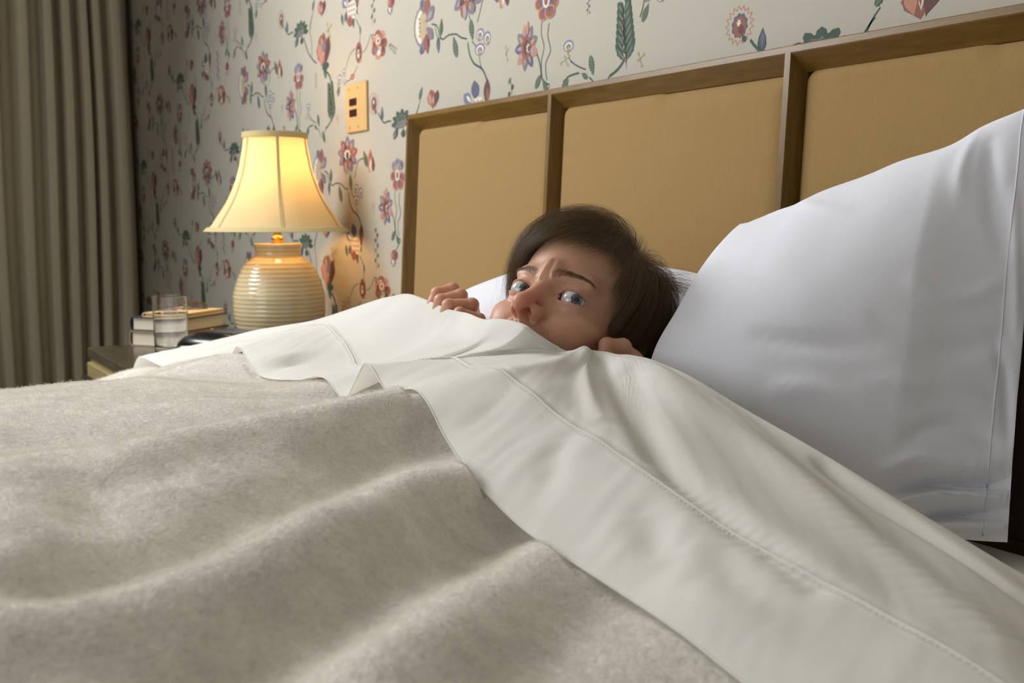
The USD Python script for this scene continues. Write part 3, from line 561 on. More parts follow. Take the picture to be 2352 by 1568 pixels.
# books
def book(name, label, w, l, h, loc, rz, cover_c, page_c):
    """Lies flat; spine along -y side of its left edge; w across, l along."""
    b = thing(name, label, 'book', loc, rz)
    cm = mat(name + '_cover_' + str(len(_used)), cover_c, 0.5)
    pm = mat(name + '_pages_' + str(len(_used)), page_c, 0.9, var=0.12, vscale=60, vstretch=(0.2, 0.2, 14))
    t = 0.0025
    spine = [(t * 0 - w / 2 - 0.004 * math.sin(math.pi * k / 8), h * k / 8) for k in range(9)]
    spine_in = [(x + t, min(max(z, t), h - t)) for x, z in spine][::-1]
    poly = sg.Polygon(spine + [(w / 2, h), (w / 2, h - t), ] + [(-w / 2 + t, h - t)] + spine_in[1:-1] + [(-w / 2 + t, t), (w / 2, t), (w / 2, 0)])
    c = trimesh.creation.extrude_polygon(poly.buffer(0), l, engine='earcut')
    v = c.vertices.copy(); c.vertices = np.column_stack([v[:, 0], v[:, 2] - l / 2, v[:, 1]]); c.invert()
    obj('cover', c, cm, b, smooth=20)
    obj('pages', moved(box(-w / 2 + t + 0.0005, w / 2 - 0.004, -l / 2 + 0.004, l / 2 - 0.004, t, h - t)), pm, b, smooth=False)
    return b
BR = math.atan2(0.6, 0.8)
bx, by = np.array([math.cos(BR), math.sin(BR)]), np.array([-math.sin(BR), math.cos(BR)])
corner = np.array([-2.303, -0.417])
def stack_pos(w, l, dx=0.0, dy=0.0): return corner - bx * (w / 2 + dx) + by * (l / 2 + dy)
p1 = stack_pos(0.142, 0.17)
book('book', 'thick cream hardback book lying lowest in the stack on the nightstand', 0.142, 0.17, 0.034, (p1[0], p1[1], NZ), BR, rgb(150, 130, 110), rgb(226, 216, 192))
p2 = stack_pos(0.138, 0.165, 0.002, 0.002)
book('book', 'dark navy hardback book lying in the middle of the stack on the nightstand', 0.138, 0.165, 0.031, (p2[0], p2[1], NZ + 0.034), BR, rgb(48, 50, 62), rgb(222, 212, 190))
p3 = stack_pos(0.108, 0.15, 0.003, 0.006)
book('book', 'thin pale paperback book lying on top of the stack on the nightstand', 0.108, 0.15, 0.010, (p3[0], p3[1], NZ + 0.065), BR + 0.06, rgb(214, 186, 140), rgb(226, 208, 168))
# spectacles on the books
sg_m = mat('spectacle_frame', rgb(92, 70, 40), 0.3)
sp3 = np.array([p3[0], p3[1]]) 
gl = thing('spectacles', 'thin brown framed spectacles lying folded open on the stack of books', 'glasses', (sp3[0] + 0.005, sp3[1] - 0.002, NZ + 0.077), BR + 0.9, rotx=-math.pi / 2)
for sx in (-1, 1):
    q = np.linspace(0, 2 * np.pi, 29)[:-1]
    obj('rim', tube(np.stack([sx * 0.033 + 0.025 * np.cos(q), np.zeros(28), 0.0205 + 0.019 * np.sin(q)], 1), 0.0012, 8, closed=True), sg_m, gl)
    obj('temple', tube(smooth_line([(sx * 0.058, 0, 0.030), (sx * 0.060, -0.006, 0.032), (sx * 0.01, -0.010 if sx < 0 else -0.016, 0.030), (-sx * 0.06, -0.008 if sx < 0 else -0.034, 0.026)], 14), 0.0013, 8), sg_m, gl)
obj('bridge', tube(smooth_line([(-0.009, 0, 0.024), (0, -0.001, 0.028), (0.009, 0, 0.024)], 8), 0.0012, 8), sg_m, gl)

# glass of water
glass_m = usdkit.material(stage, '/World/Looks/clear_glass', {'p': ('principled_bsdf', dict(base_color=(1, 1, 1), roughness=0.0, ior=1.47, transmission_weight=1.0))}, [], surface='p.BSDF')
water_m = usdkit.material(stage, '/World/Looks/water_clear', {'p': ('principled_bsdf', dict(base_color=(1, 1, 1), roughness=0.0, ior=1.33, transmission_weight=1.0))}, [], surface='p.BSDF')
g = thing('drinking_glass', 'clear tumbler half full of water in front of the books', 'glass', (-2.263, -0.452, NZ))
obj('tumbler', lathe([(0, 0.0), (0.033, 0.0), (0.0345, 0.002), (0.0365, 0.118), (0.0360, 0.1190), (0.0350, 0.1185), (0.0330, 0.013), (0.031, 0.011), (0, 0.011)], 64), glass_m, g, smooth=40)
obj('water', lathe([(0, 0.0112), (0.0308, 0.0112), (0.0327, 0.0132), (0.0341, 0.083), (0.0338, 0.0825), (0, 0.0822)], 64), water_m, g, smooth=40)

# low black clock radio
ck_m = mat('radio_plastic', rgb(16, 15, 16), 0.22, extra=dict(coat_weight=0.4))
ck = thing('clock_radio', 'low black glossy clock radio with rounded top beside the bed', 'radio', (-2.150, -0.375, NZ), math.radians(28))
def dome_box(sx, sy, h, n=28):
    u = np.linspace(-1, 1, n); U, V_ = np.meshgrid(u, u, indexing='ij')
    m_ = np.maximum(np.abs(U), np.abs(V_)); l4 = (U ** 4 + V_ ** 4) ** 0.25
    k = np.where(l4 > 0, m_ / np.maximum(l4, 1e-9), 1)
    X, Y = U * k * sx / 2, V_ * k * sy / 2
    Z = 0.006 + (h - 0.006) * np.sqrt(np.clip(1 - m_ ** 3.2, 0, 1)) 
    top = np.stack([X, Y, Z], -1).reshape(-1, 3); bot = np.stack([X, Y, 0 * X], -1).reshape(-1, 3)
    f = grid_faces(n, n); N = n * n
    edge = np.concatenate([np.arange(n), np.arange(1, n) * n + n - 1, (n - 1) * n + np.arange(n - 2, -1, -1), np.arange(n - 2, 0, -1) * n])
    e2 = np.roll(edge, -1)
    side = np.vstack([np.stack([edge, edge + N, e2 + N], 1), np.stack([edge, e2 + N, e2], 1)])
    return trimesh.Trimesh(np.vstack([top, bot]), np.vstack([f, f[:, ::-1] + N, side]), process=False)
obj('body', dome_box(0.19, 0.14, 0.050), ck_m, ck, smooth=35)
for k in range(6):
    y = -0.02 + 0.012 * k
    obj('grille_slat', moved(rounded_box(0.085, 0.004, 0.0025, 0.001), loc=(0.02, y, 0.0485)), ck_m, ck)
obj('button', moved(lathe([(0, 0), (0.004, 0), (0.004, 0.002), (0.003, 0.003), (0, 0.003)], 20), loc=(-0.05, 0.02, 0.0475)), mat('radio_button', rgb(190, 120, 60), 0.3), ck, label='small orange button')

# ------------------------------------------------------------------ bed
HEAD_R = np.array([[0.9168, 0.3810, -0.1196], [0.3780, -0.7314, 0.5676], [-0.1288, 0.5656, 0.8146]])   # columns: his left, face, crown
HEAD_T = np.array([-0.8729, -0.4299, 0.7757])                                                            # between his eyes
HEAD_S = 0.944
def head_to_world(p): return np.asarray(p) * (HEAD_S / 1000.0) @ HEAD_R.T + HEAD_T
def world_to_head(p): return (np.asarray(p) - HEAD_T) @ HEAD_R * (1000.0 / HEAD_S)

BX0, BX1, MZ = -1.935, 0.03, 0.546
sheet_m = cloth_mat('sheet_cotton', rgb(242, 240, 233), transl=0.25, var=0.02, vscale=26)
under_m = cloth_mat('mattress_cotton', rgb(232, 229, 216), transl=0.0, var=0.03)
case_m = cloth_mat('pillow_cotton', rgb(240, 240, 248), transl=0.05, var=0.008, vscale=16)
frame_m = mat('bed_base_cloth', rgb(70, 52, 38), 0.8, bump=0.3)
bed = thing('bed', 'wide bed with a white covered mattress on a low brown base', 'bed', ((BX0 + BX1) / 2, -1.125, 0))
obj('base', moved(rounded_box(BX1 - BX0 - 0.02, 1.98, 0.22, 0.01), loc=(0, 0, 0.09)), frame_m, bed)
obj('mattress', moved(rounded_box(BX1 - BX0, 2.03, MZ - 0.31, 0.045, 20), loc=(0, 0, 0.31)), under_m, bed, smooth=40)
for sx in (-0.85, 0.85):
    for sy in (-0.9, 0.9):
        obj('leg', lathe([(0, 0), (0.022, 0), (0.028, 0.095), (0, 0.095)], 20).apply_translation([sx, sy, 0]), wood_up, bed)

SHEET = [[(-2.0050,-0.5970,0.5000),(-2.0050,-0.5200,0.5100),(-2.0050,-0.4500,0.5200)],
 [(-1.9750,-0.5970,0.5720),(-1.9800,-0.5200,0.5950),(-1.9850,-0.4500,0.6050)],
 [(-1.9219,-0.5950,0.6038),(-1.9405,-0.5300,0.6108),(-1.9543,-0.4500,0.6189)],
 [(-1.7495,-0.5980,0.6052),(-1.7631,-0.5400,0.6199),(-1.8575,-0.4500,0.6373)],
 [(-1.5483,-0.6000,0.6388),(-1.6346,-0.5200,0.6502),(-1.7133,-0.4500,0.6621)],
 [(-1.4186,-0.6000,0.6624),(-1.5080,-0.5200,0.6677),(-1.5871,-0.4500,0.6805)],
 [(-1.3813,-0.6020,0.6631),(-1.4222,-0.5300,0.6806),(-1.4581,-0.4500,0.6994)],
 [(-1.3380,-0.6040,0.6825),(-1.3310,-0.5500,0.6942),(-1.3113,-0.4900,0.7066),(-1.2644,-0.4600,0.7292),(-1.2307,-0.4380,0.7482)],
 [(-1.2896,-0.6060,0.6687),(-1.2420,-0.5600,0.6830),(-1.2308,-0.5000,0.6929),(-1.1985,-0.4600,0.7213),(-1.1865,-0.4300,0.7540)],
 [(-1.2402,-0.6080,0.6567),(-1.2318,-0.5700,0.6657),(-1.1943,-0.5450,0.6688),(-1.1529,-0.5200,0.6740),(-1.1232,-0.4850,0.6896),(-1.1129,-0.4550,0.7124),(-1.1315,-0.4300,0.7489)],
 [(-1.1067,-0.6120,0.6697),(-1.0832,-0.5800,0.6751),(-1.0557,-0.5500,0.6844),(-1.0486,-0.5050,0.6967),(-1.0387,-0.4600,0.7171),(-1.0510,-0.4300,0.7416)],
 [(-1.0142,-0.6160,0.6840),(-0.9841,-0.5900,0.6903),(-0.9589,-0.5600,0.6983),(-0.9298,-0.5300,0.7138),(-0.8818,-0.5120,0.7329),(-0.8850,-0.4970,0.7491)],
 [(-0.9834,-0.6180,0.6761),(-0.9629,-0.5900,0.6877),(-0.9391,-0.5600,0.6994),(-0.9034,-0.5320,0.7147),(-0.8592,-0.5180,0.7334),(-0.8522,-0.5070,0.7536)],
 [(-0.9603,-0.6200,0.6703),(-0.9475,-0.5900,0.6853),(-0.9394,-0.5500,0.6986),(-0.8938,-0.5250,0.7152),(-0.8503,-0.5160,0.7329),(-0.8301,-0.5080,0.7546)],
 [(-0.9230,-0.6220,0.6934),(-0.8951,-0.5820,0.7094),(-0.8673,-0.5400,0.7184),(-0.8202,-0.5200,0.7312),(-0.7980,-0.5070,0.7484)],
 [(-0.8947,-0.6240,0.7151),(-0.8806,-0.5800,0.7147),(-0.8589,-0.5400,0.7168),(-0.8254,-0.5120,0.7248),(-0.7993,-0.4940,0.7296),(-0.7969,-0.4680,0.7232)],
 [(-0.8384,-0.6280,0.6953),(-0.8164,-0.6000,0.7084),(-0.7995,-0.5650,0.7175),(-0.7898,-0.5250,0.7224),(-0.7822,-0.4920,0.7265),(-0.8051,-0.4470,0.7246)],
 [(-0.7778,-0.6320,0.7057),(-0.7502,-0.6000,0.7174),(-0.7320,-0.5650,0.7253),(-0.7409,-0.5250,0.7273),(-0.7718,-0.4750,0.7264),(-0.8160,-0.4250,0.7258)],
 [(-0.7500,-0.6360,0.6995),(-0.7238,-0.6050,0.7094),(-0.7128,-0.5700,0.7187),(-0.7236,-0.5300,0.7214),(-0.7616,-0.4750,0.7224),(-0.8123,-0.4240,0.7244)],
 [(-0.7177,-0.6400,0.6809),(-0.6951,-0.6100,0.6930),(-0.6827,-0.5750,0.7108),(-0.7004,-0.5350,0.7137),(-0.7515,-0.4750,0.7136),(-0.8079,-0.4220,0.7226)],
 [(-0.6758,-0.6450,0.6635),(-0.6597,-0.6100,0.6828),(-0.6436,-0.5750,0.6961),(-0.6670,-0.5350,0.7040),(-0.7225,-0.4750,0.7095),(-0.7911,-0.4200,0.7230)],
 [(-0.6366,-0.6500,0.6527),(-0.6180,-0.6125,0.6738),(-0.5994,-0.5750,0.6888),(-0.6311,-0.5300,0.6986),(-0.6983,-0.4700,0.7084),(-0.7748,-0.4170,0.7221)],
 [(-0.5728,-0.6550,0.6395),(-0.5611,-0.6150,0.6617),(-0.5494,-0.5750,0.6779),(-0.5892,-0.5300,0.6921),(-0.6779,-0.4650,0.7033),(-0.7609,-0.4150,0.7234)],
 [(-0.5205,-0.6580,0.6355),(-0.5104,-0.6165,0.6553),(-0.5003,-0.5750,0.6691),(-0.5414,-0.5300,0.6784),(-0.6394,-0.4600,0.6974),(-0.7423,-0.4120,0.7228)],
 [(-0.4732,-0.6600,0.6322),(-0.4648,-0.6175,0.6497),(-0.4563,-0.5750,0.6612),(-0.5001,-0.5200,0.6672),(-0.5889,-0.4500,0.6798),(-0.6964,-0.4100,0.7161)],
 [(-0.4117,-0.6630,0.6272),(-0.4092,-0.6190,0.6424),(-0.4066,-0.5750,0.6517),(-0.4504,-0.5150,0.6545),(-0.5302,-0.4400,0.6626),(-0.6253,-0.4050,0.6942)],
 [(-0.3582,-0.6670,0.6199),(-0.3590,-0.6210,0.6338),(-0.3598,-0.5750,0.6418),(-0.4028,-0.5100,0.6410),(-0.4741,-0.4300,0.6476),(-0.5448,-0.4000,0.6706)],
 [(-0.3003,-0.6700,0.6119),(-0.3031,-0.6225,0.6255),(-0.3059,-0.5750,0.6330),(-0.3434,-0.5050,0.6289),(-0.4042,-0.4250,0.6311),(-0.4640,-0.3900,0.6414)],
 [(-0.2425,-0.6720,0.6041),(-0.2468,-0.6235,0.6148),(-0.2511,-0.5750,0.6195),(-0.2822,-0.5050,0.6135),(-0.3380,-0.4200,0.6075),(-0.3848,-0.3800,0.6141)]]
PILLOW_EDGE = dict(left=[(-0.7987,-0.3700,0.6776),(-0.7914,-0.3600,0.7162),(-0.7943,-0.3300,0.7544),(-0.8072,-0.2900,0.7911),(-0.8183,-0.2500,0.8203),(-0.8376,-0.2000,0.8434)], top=[(-0.8376,-0.2000,0.8434),(-0.8183,-0.1900,0.8462),(-0.7801,-0.1750,0.8601),(-0.7485,-0.1650,0.8765),(-0.7065,-0.1500,0.8924),(-0.6784,-0.1400,0.9049),(-0.6326,-0.1300,0.9180),(-0.6029,-0.1200,0.9360),(-0.5679,-0.1150,0.9485),(-0.5516,-0.1100,0.9558)], right=[(-0.5171,-0.1850,0.5673),(-0.5261,-0.1700,0.6081),(-0.5346,-0.1550,0.6561),(-0.5398,-0.1450,0.6940),(-0.5415,-0.1400,0.7251),(-0.5492,-0.1250,0.8108),(-0.5539,-0.1100,0.9283),(-0.5516,-0.1100,0.9558)], bottom=[(-0.7987,-0.3700,0.6776),(-0.6713,-0.3000,0.6024),(-0.5787,-0.2300,0.5653),(-0.5171,-0.1850,0.5673)])
BLANKET_FOLDS = [([(-0.786, -0.6287), (-0.7748, -0.7013), (-0.7734, -0.7739), (-0.7387, -0.8722), (-0.718, -0.9564)], 0.0105, 0.03),
 ([(-0.8696, -0.665), (-0.8323, -0.7466), (-0.8146, -0.855), (-0.8162, -0.9447)], -0.009, 0.03),
 ([(-0.7366, -0.6345), (-0.7223, -0.6805), (-0.6958, -0.7219), (-0.6553, -0.7719), (-0.6074, -0.8359), (-0.5755, -0.886), (-0.5608, -0.945)], -0.018, 0.036),
 ([(-0.6517, -0.6477), (-0.648, -0.7), (-0.5946, -0.7733), (-0.5457, -0.8466), (-0.5245, -0.9209), (-0.5154, -0.9809)], 0.015, 0.034),
 ([(-0.6013, -0.6455), (-0.5876, -0.6821), (-0.5321, -0.7451), (-0.4866, -0.8084), (-0.4661, -0.8527), (-0.441, -0.9031)], -0.018, 0.034),
 ([(-0.5442, -0.655), (-0.5034, -0.7172), (-0.4537, -0.7874), (-0.416, -0.8413)], 0.012, 0.034),
 ([(-0.4729, -0.6602), (-0.4435, -0.7128), (-0.4032, -0.7722)], -0.006, 0.03),
 ([(-0.7342, -0.9083), (-0.6882, -0.9101), (-0.6418, -0.9153)], -0.009, 0.025),
 ([(-0.6687, -0.941), (-0.6007, -0.9578)], 0.0075, 0.03)]
SHEET_FOLDS = [([(-0.7209, -0.45, 0.7112), (-0.6124, -0.5147, 0.6955), (-0.5258, -0.5588, 0.6759), (-0.4775, -0.5687, 0.664), (-0.4276, -0.5759, 0.6571), (-0.3863, -0.5831, 0.6463)], -0.007, 0.013),
 ([(-0.7618, -0.4165, 0.7227), (-0.6647, -0.437, 0.703), (-0.5841, -0.4452, 0.6778), (-0.4948, -0.4688, 0.6583), (-0.3999, -0.4999, 0.6398), (-0.3074, -0.5266, 0.6261)], 0.006, 0.024),
 ([(-0.528, -0.4112, 0.6636), (-0.5044, -0.4135, 0.656), (-0.4507, -0.4159, 0.6408), (-0.4033, -0.4224, 0.6294), (-0.3551, -0.4287, 0.6154)], -0.009, 0.008),
 ([(-0.804, -0.4323, 0.7247), (-0.7491, -0.4756, 0.7139), (-0.685, -0.5192, 0.7066), (-0.629, -0.5496, 0.6974)], 0.004, 0.008),
 ([(-0.7785, -0.4321, 0.72), (-0.7074, -0.4749, 0.7077), (-0.628, -0.5202, 0.6989), (-0.5608, -0.5551, 0.6839)], -0.005, 0.009),
 ([(-0.5109, -0.6032, 0.6598), (-0.4666, -0.6239, 0.6465)], -0.004, 0.014),
 ([(-0.453, -0.5952, 0.6559), (-0.4145, -0.6123, 0.644)], -0.003, 0.014),
 ([(-0.6218, -0.5914, 0.6857), (-0.5949, -0.6245, 0.661)], -0.003, 0.012),
 ([(-0.4353, -0.6385, 0.6389), (-0.377, -0.6314, 0.6341)], 0.003, 0.016)]


def edge_curve(p, n): return smooth_line(p, n)
HC = head_to_world([0, -84, 30])
def push_from_head(P, grow=0.012):
    """Dents a cushion where the head lies in it."""
    q = (P - HC) @ HEAD_R / (np.array([0.078, 0.100, 0.086]) + grow)
    r = np.linalg.norm(q, axis=-1, keepdims=True)
    k = np.where(r < 1, 1 / np.maximum(r, 0.25), 1)
    return HC + (q * k * (np.array([0.078, 0.100, 0.086]) + grow)) @ HEAD_R.T

def pillow_mesh(E, front, back, n=120, m=110, ridges=(), lip=None, seed=0):
    """A cushion between four edge curves; front bulges to the camera side of its middle surface."""
    u, v = np.linspace(0, 1, n), np.linspace(0, 1, m)
    u, v = 0.5 - 0.5 * np.cos(np.pi * u) * (0.55 + 0.45 * np.abs(np.cos(np.pi * u))), 0.5 - 0.5 * np.cos(np.pi * v) * (0.55 + 0.45 * np.abs(np.cos(np.pi * v)))
    def at(c, t): 
        c = np.asarray(c); s = np.concatenate([[0], np.cumsum(np.linalg.norm(np.diff(c, axis=0), axis=1))]); return PchipInterpolator(s / s[-1], c, axis=0)(t)
    B, T, L, R = at(E['bottom'], u), at(E['top'], u), at(E['left'], v), at(E['right'], v)
    U, V = np.meshgrid(u, v, indexing='ij'); U_, V_ = U[..., None], V[..., None]
    c00, c10, c01, c11 = B[0], B[-1], T[0], T[-1]
    S = (1 - V_) * B[:, None] + V_ * T[:, None] + (1 - U_) * L[None] + U_ * R[None] - ((1 - U_) * (1 - V_) * c00 + U_ * (1 - V_) * c10 + (1 - U_) * V_ * c01 + U_ * V_ * c11)
    nrm = np.cross(np.gradient(S, axis=0), np.gradient(S, axis=1)); nrm /= np.linalg.norm(nrm, axis=-1, keepdims=True) + 1e-12
    nm_ = nrm.mean((0, 1)); nm_ /= np.linalg.norm(nm_); nrm = nrm * 0.3 + nm_ * 0.7; nrm /= np.linalg.norm(nrm, axis=-1, keepdims=True)
    if nm_ @ (CAM - S.mean((0, 1))) < 0: nrm = -nrm
    g = (np.clip(4 * U * (1 - U), 0, 1) * np.clip(4 * V * (1 - V), 0, 1))
    bulge = 0.55 * g ** 0.5 + 0.45 * g ** 0.9
    if lip is not None: bulge = bulge * np.clip((lip - U) / 0.30 + 0.16, 0.12, 1) ** 0.6
    w = np.zeros_like(U)
    for (pts, amp, sig) in ridges:
        line = smooth_line(pts, 24); d = np.min(np.linalg.norm(np.stack([U, V], -1)[:, :, None] - line[None, None], axis=-1), 2)
        t = np.argmin(np.linalg.norm(np.stack([U, V], -1)[:, :, None] - line[None, None], axis=-1), 2) / 23.0
        w += amp * np.exp(-(d / sig) ** 2) * np.sin(np.pi * np.clip(t * 0.9 + 0.05, 0, 1)) ** 0.5
    P3 = np.stack([U * 5, V * 5, 0 * U + seed], -1)
    w += 0.004 * (meshkit.fbm(P3, 2, seed) - 0.5) * np.sqrt(g)
    F = S + nrm * (front * bulge + w)[..., None]; Bk = S - nrm * (back * bulge)[..., None]
    F, Bk = push_from_head(F), push_from_head(Bk)
    N = n * m; f = grid_faces(n, m)
    v_ = np.vstack([F.reshape(-1, 3), Bk.reshape(-1, 3)])
    mesh = trimesh.Trimesh(v_, np.vstack([f, f[:, ::-1] + N]), process=False); mesh.merge_vertices(digits_vertex=6)
    if ((F[n // 2, m // 2] - S[n // 2, m // 2]) @ np.cross(F[n // 2 + 1, m // 2] - F[n // 2, m // 2], F[n // 2, m // 2 + 1] - F[n // 2, m // 2])) < 0: mesh.invert()
    return mesh, F

RID = [([(0.70, 0.125), (0.79, 0.165), (0.88, 0.160), (0.96, 0.165)], 0.011, 0.020), ([(0.72, 0.085), (0.82, 0.110), (0.93, 0.122), (1.0, 0.13)], -0.016, 0.014), ([(0.74, 0.060), (0.83, 0.088), (0.93, 0.097), (1.0, 0.10)], 0.014, 0.014), ([(0.78, 0.030), (0.88, 0.052), (1.0, 0.062)], -0.015, 0.011), ([(0.80, 0.012), (0.90, 0.026), (0.985, 0.030)], 0.011, 0.012),
       ([(0.62, 0.30), (0.8, 0.34), (0.93, 0.30)], 0.004, 0.03), ([(0.62, 0.46), (0.80, 0.42), (0.95, 0.47)], -0.004, 0.03), ([(0.70, 0.58), (0.82, 0.54), (0.94, 0.60)], 0.003, 0.022), ([(0.25, 0.95), (0.32, 0.86), (0.45, 0.80)], 0.0022, 0.02), ([(0.86, 0.93), (0.88, 0.80), (0.93, 0.68)], -0.006, 0.024), ([(0.80, 0.97), (0.78, 0.88), (0.80, 0.80)], 0.003, 0.022),
       ([(0.05, 0.93), (0.14, 0.95), (0.22, 0.93)], 0.004, 0.02), ([(0.40, 0.22), (0.55, 0.25), (0.70, 0.21)], 0.005, 0.03), ([(0.30, 0.34), (0.45, 0.36), (0.62, 0.40)], -0.004, 0.03), ([(0.94, 0.80), (0.965, 0.65), (0.98, 0.48)], 0.004, 0.014), ([(0.93, 0.45), (0.97, 0.35), (0.985, 0.22)], -0.004, 0.014), ([(0.75, 0.22), (0.86, 0.25), (0.95, 0.22)], -0.006, 0.018)]
pm, PF_ = pillow_mesh(PILLOW_EDGE, 0.054, 0.075, ridges=RID, lip=0.955, seed=3)
pil = thing('pillow', 'large white pillow standing up against the headboard at the right', 'pillow')
obj('pillowcase', pm, case_m, pil, smooth=True)
cu = thing('cushion', 'dark brown cushion tucked behind the right end of the large white pillow', 'cushion', (-0.50, -0.118, MZ + 0.004), rotx=math.radians(-3))
obj('cover', moved(rounded_box(0.40, 0.05, 0.27, 0.022, 16)), mat('cushion_cloth', rgb(52, 34, 22), 0.95, bump=0.5, bscale=500, bdist=0.0015), cu, smooth=50)
# the seam of the open end
n_, m_ = PF_.shape[:2]; iu = int(np.argmin(np.abs(PF_[:, m_ // 2, 0] - (PF_[0, m_ // 2, 0] + 0.955 * (PF_[-1, m_ // 2, 0] - PF_[0, m_ // 2, 0])))))
obj('seam', tube(PF_[iu, 6:-3] + (np.array([0.2, -1, 0.2]) * 0.0003), 0.0006, 6), case_m, pil, smooth=True)

E2 = dict(left=[(-1.47, -0.41, 0.60), (-1.47, -0.30, 0.65), (-1.44, -0.175, 0.705)], top=[(-1.44, -0.175, 0.705), (-1.386, -0.17, 0.732), (-1.33, -0.165, 0.758), (-1.24, -0.14, 0.778), (-1.10, -0.125, 0.784), (-0.96, -0.135, 0.778), (-0.85, -0.165, 0.760)],
          right=[(-0.82, -0.42, 0.60), (-0.82, -0.28, 0.69), (-0.85, -0.165, 0.760)], bottom=[(-1.47, -0.41, 0.60), (-1.15, -0.46, 0.60), (-0.82, -0.42, 0.60)])
pm2, _ = pillow_mesh(E2, 0.05, 0.06, 80, 60, seed=8)
pil2 = thing('pillow', 'white pillow lying behind the head of the person in bed', 'pillow')
obj('pillowcase', pm2, case_m, pil2, smooth=True)

# ---- the turned-down top sheet: lines of folds from its free edge (first) to the turned edge under the chin (last)
NV, NS = 78, 560
vrow = np.linspace(0, 1, NV)
rows = []
for st in SHEET:
    p = np.array(st); y = (p[:, 1] - p[0, 1]) / (p[-1, 1] - p[0, 1])
    rows.append(PchipInterpolator(y, p, axis=0)(vrow))
rows = np.array(rows)                                            # stations x rows x 3
mid = rows[:, NV // 3]; s = np.concatenate([[0], np.cumsum(np.linalg.norm(np.diff(mid, axis=0), axis=1) + 0.004)])
su = np.linspace(0, s[-1], NS)
G = PchipInterpolator(s, rows, axis=0)(su)                       # NS x NV x 3
G = gaussian_filter(G, (1.1, 1.0, 0), mode='nearest')
def normals(G):
    n = np.cross(np.gradient(G, axis=0), np.gradient(G, axis=1)); n /= np.linalg.norm(n, axis=-1, keepdims=True) + 1e-12
    return n if n[..., 2].mean() > 0 else -n
Nn = normals(G)
# small wrinkles: short across, long along the folds, plus creases in the hem
SS, VV = np.meshgrid(su, vrow, indexing='ij')
wr = (meshkit.fbm(np.stack([SS * 55 + VV * 6, VV * 3.2, 0 * SS], -1), 3, 5) - 0.5) * 0.0019 + (meshkit.fbm(np.stack([SS * 12 - VV * 3, VV * 2.0, 0 * SS + 4], -1), 2, 9) - 0.5) * 0.0055
right = 1 / (1 + np.exp(-(SS - s[16]) / 0.03))
wr = wr * (0.35 + 0.65 * right) * (1 - 0.55 * right * np.clip((VV - 0.35) / 0.2, 0, 1)) 
yc = G[:, 0, 1][:, None]; hem_d = G[:, :, 1] - yc                   # distance from the free edge, along the bed
SEAM_ST = [-0.515, -0.515, -0.513, -0.515, -0.517, -0.517, -0.510, -0.490, -0.500, -0.520, -0.547, -0.57, -0.572, -0.573, -0.572, -0.545, -0.565] + [-0.575] * (len(rows) - 17)
seam_y = (np.interp(su, s, SEAM_ST) - yc[:, 0])[:, None]
hemband = (hem_d < seam_y)
wr += np.where(hemband, 1, 0.2) * (meshkit.fbm(np.stack([SS * 80 + hem_d * 60, hem_d * 9, 0 * SS + 8], -1), 2, 21) - 0.5) * 0.0016
wr *= np.clip(np.minimum(VV, 1 - VV) / 0.06, 0.15, 1)
wr += 0.0012 * np.exp(-((hem_d - seam_y) / 0.0022) ** 2) - 0.0010 * np.exp(-((hem_d - seam_y - 0.005) / 0.003) ** 2)
for line, amp, sig in SHEET_FOLDS:
    ln = smooth_line(line, 40); dq, iq = cKDTree(ln).query(G.reshape(-1, 3)); end_ = np.sin(np.pi * np.clip(iq / 39.0 * 0.84 + 0.08, 0, 1)) ** 0.6
    wr = wr + (1.5 * amp * np.exp(-(dq / sig) ** 2) * end_).reshape(wr.shape) * np.clip((1 - VV) / 0.05, 0, 1) * np.clip(VV / 0.05, 0, 1)
G = G + Nn * wr[..., None]
Nn = normals(G)
tA = G[:, -1] - G[:, -4]; tA /= np.linalg.norm(tA, axis=1, keepdims=True); nA = Nn[:, -2]
tA, nA = gaussian_filter1d(tA, 9, axis=0), gaussian_filter1d(nA, 9, axis=0); tA /= np.linalg.norm(tA, axis=1, keepdims=True); nA /= np.linalg.norm(nA, axis=1, keepdims=True)
r_ = 0.003
roll = [G[:, -1] + r_ * (math.sin(a) * tA + (math.cos(a) - 1) * nA) for a in np.linspace(0.35, math.pi, 7)]
back = [G[:, -1 - k] - 2 * r_ * Nn[:, -2 - k] for k in (1, 2)]
G2 = np.concatenate([G, np.stack(roll + back, 1)], 1)
def solid_cloth(G, th):
    n = normals(G); a, b = G.shape[:2]
    # the turned part's normals keep following the surface
    n = np.cross(np.gradient(G, axis=0), np.gradient(G, axis=1)); n /= np.linalg.norm(n, axis=-1, keepdims=True) + 1e-12
    sgn = 1 if n[a // 2, 5, 2] > 0 else -1; n *= sgn
    top, bot = G.reshape(-1, 3), (G - n * th).reshape(-1, 3); N = a * b; f = grid_faces(a, b)
    if sgn < 0: f = f[:, ::-1]
    e = np.concatenate([np.arange(b), np.arange(1, a) * b + b - 1, (a - 1) * b + np.arange(b - 2, -1, -1), np.arange(a - 2, 0, -1) * b]); e2 = np.roll(e, -1)
    side = np.vstack([np.stack([e, e2, e + N], 1), np.stack([e2, e2 + N, e + N], 1)])
    if sgn < 0: side = side[:, ::-1]
    return trimesh.Trimesh(np.vstack([top, bot]), np.vstack([f, f[:, ::-1] + N, side]), process=False)
sh_ = thing('top_sheet', 'cream white top sheet folded back over the blanket and pulled up to the chin', 'sheet')
gf = grid_faces(NS, G2.shape[1])
obj('sheet', trimesh.Trimesh(G2.reshape(-1, 3), gf, process=False), sheet_m, sh_, smooth=True)
obj('hem_edge', tube(G[:, 0] + Nn[:, 0] * 0.0001, 0.0007, 8), sheet_m, sh_, smooth=True)
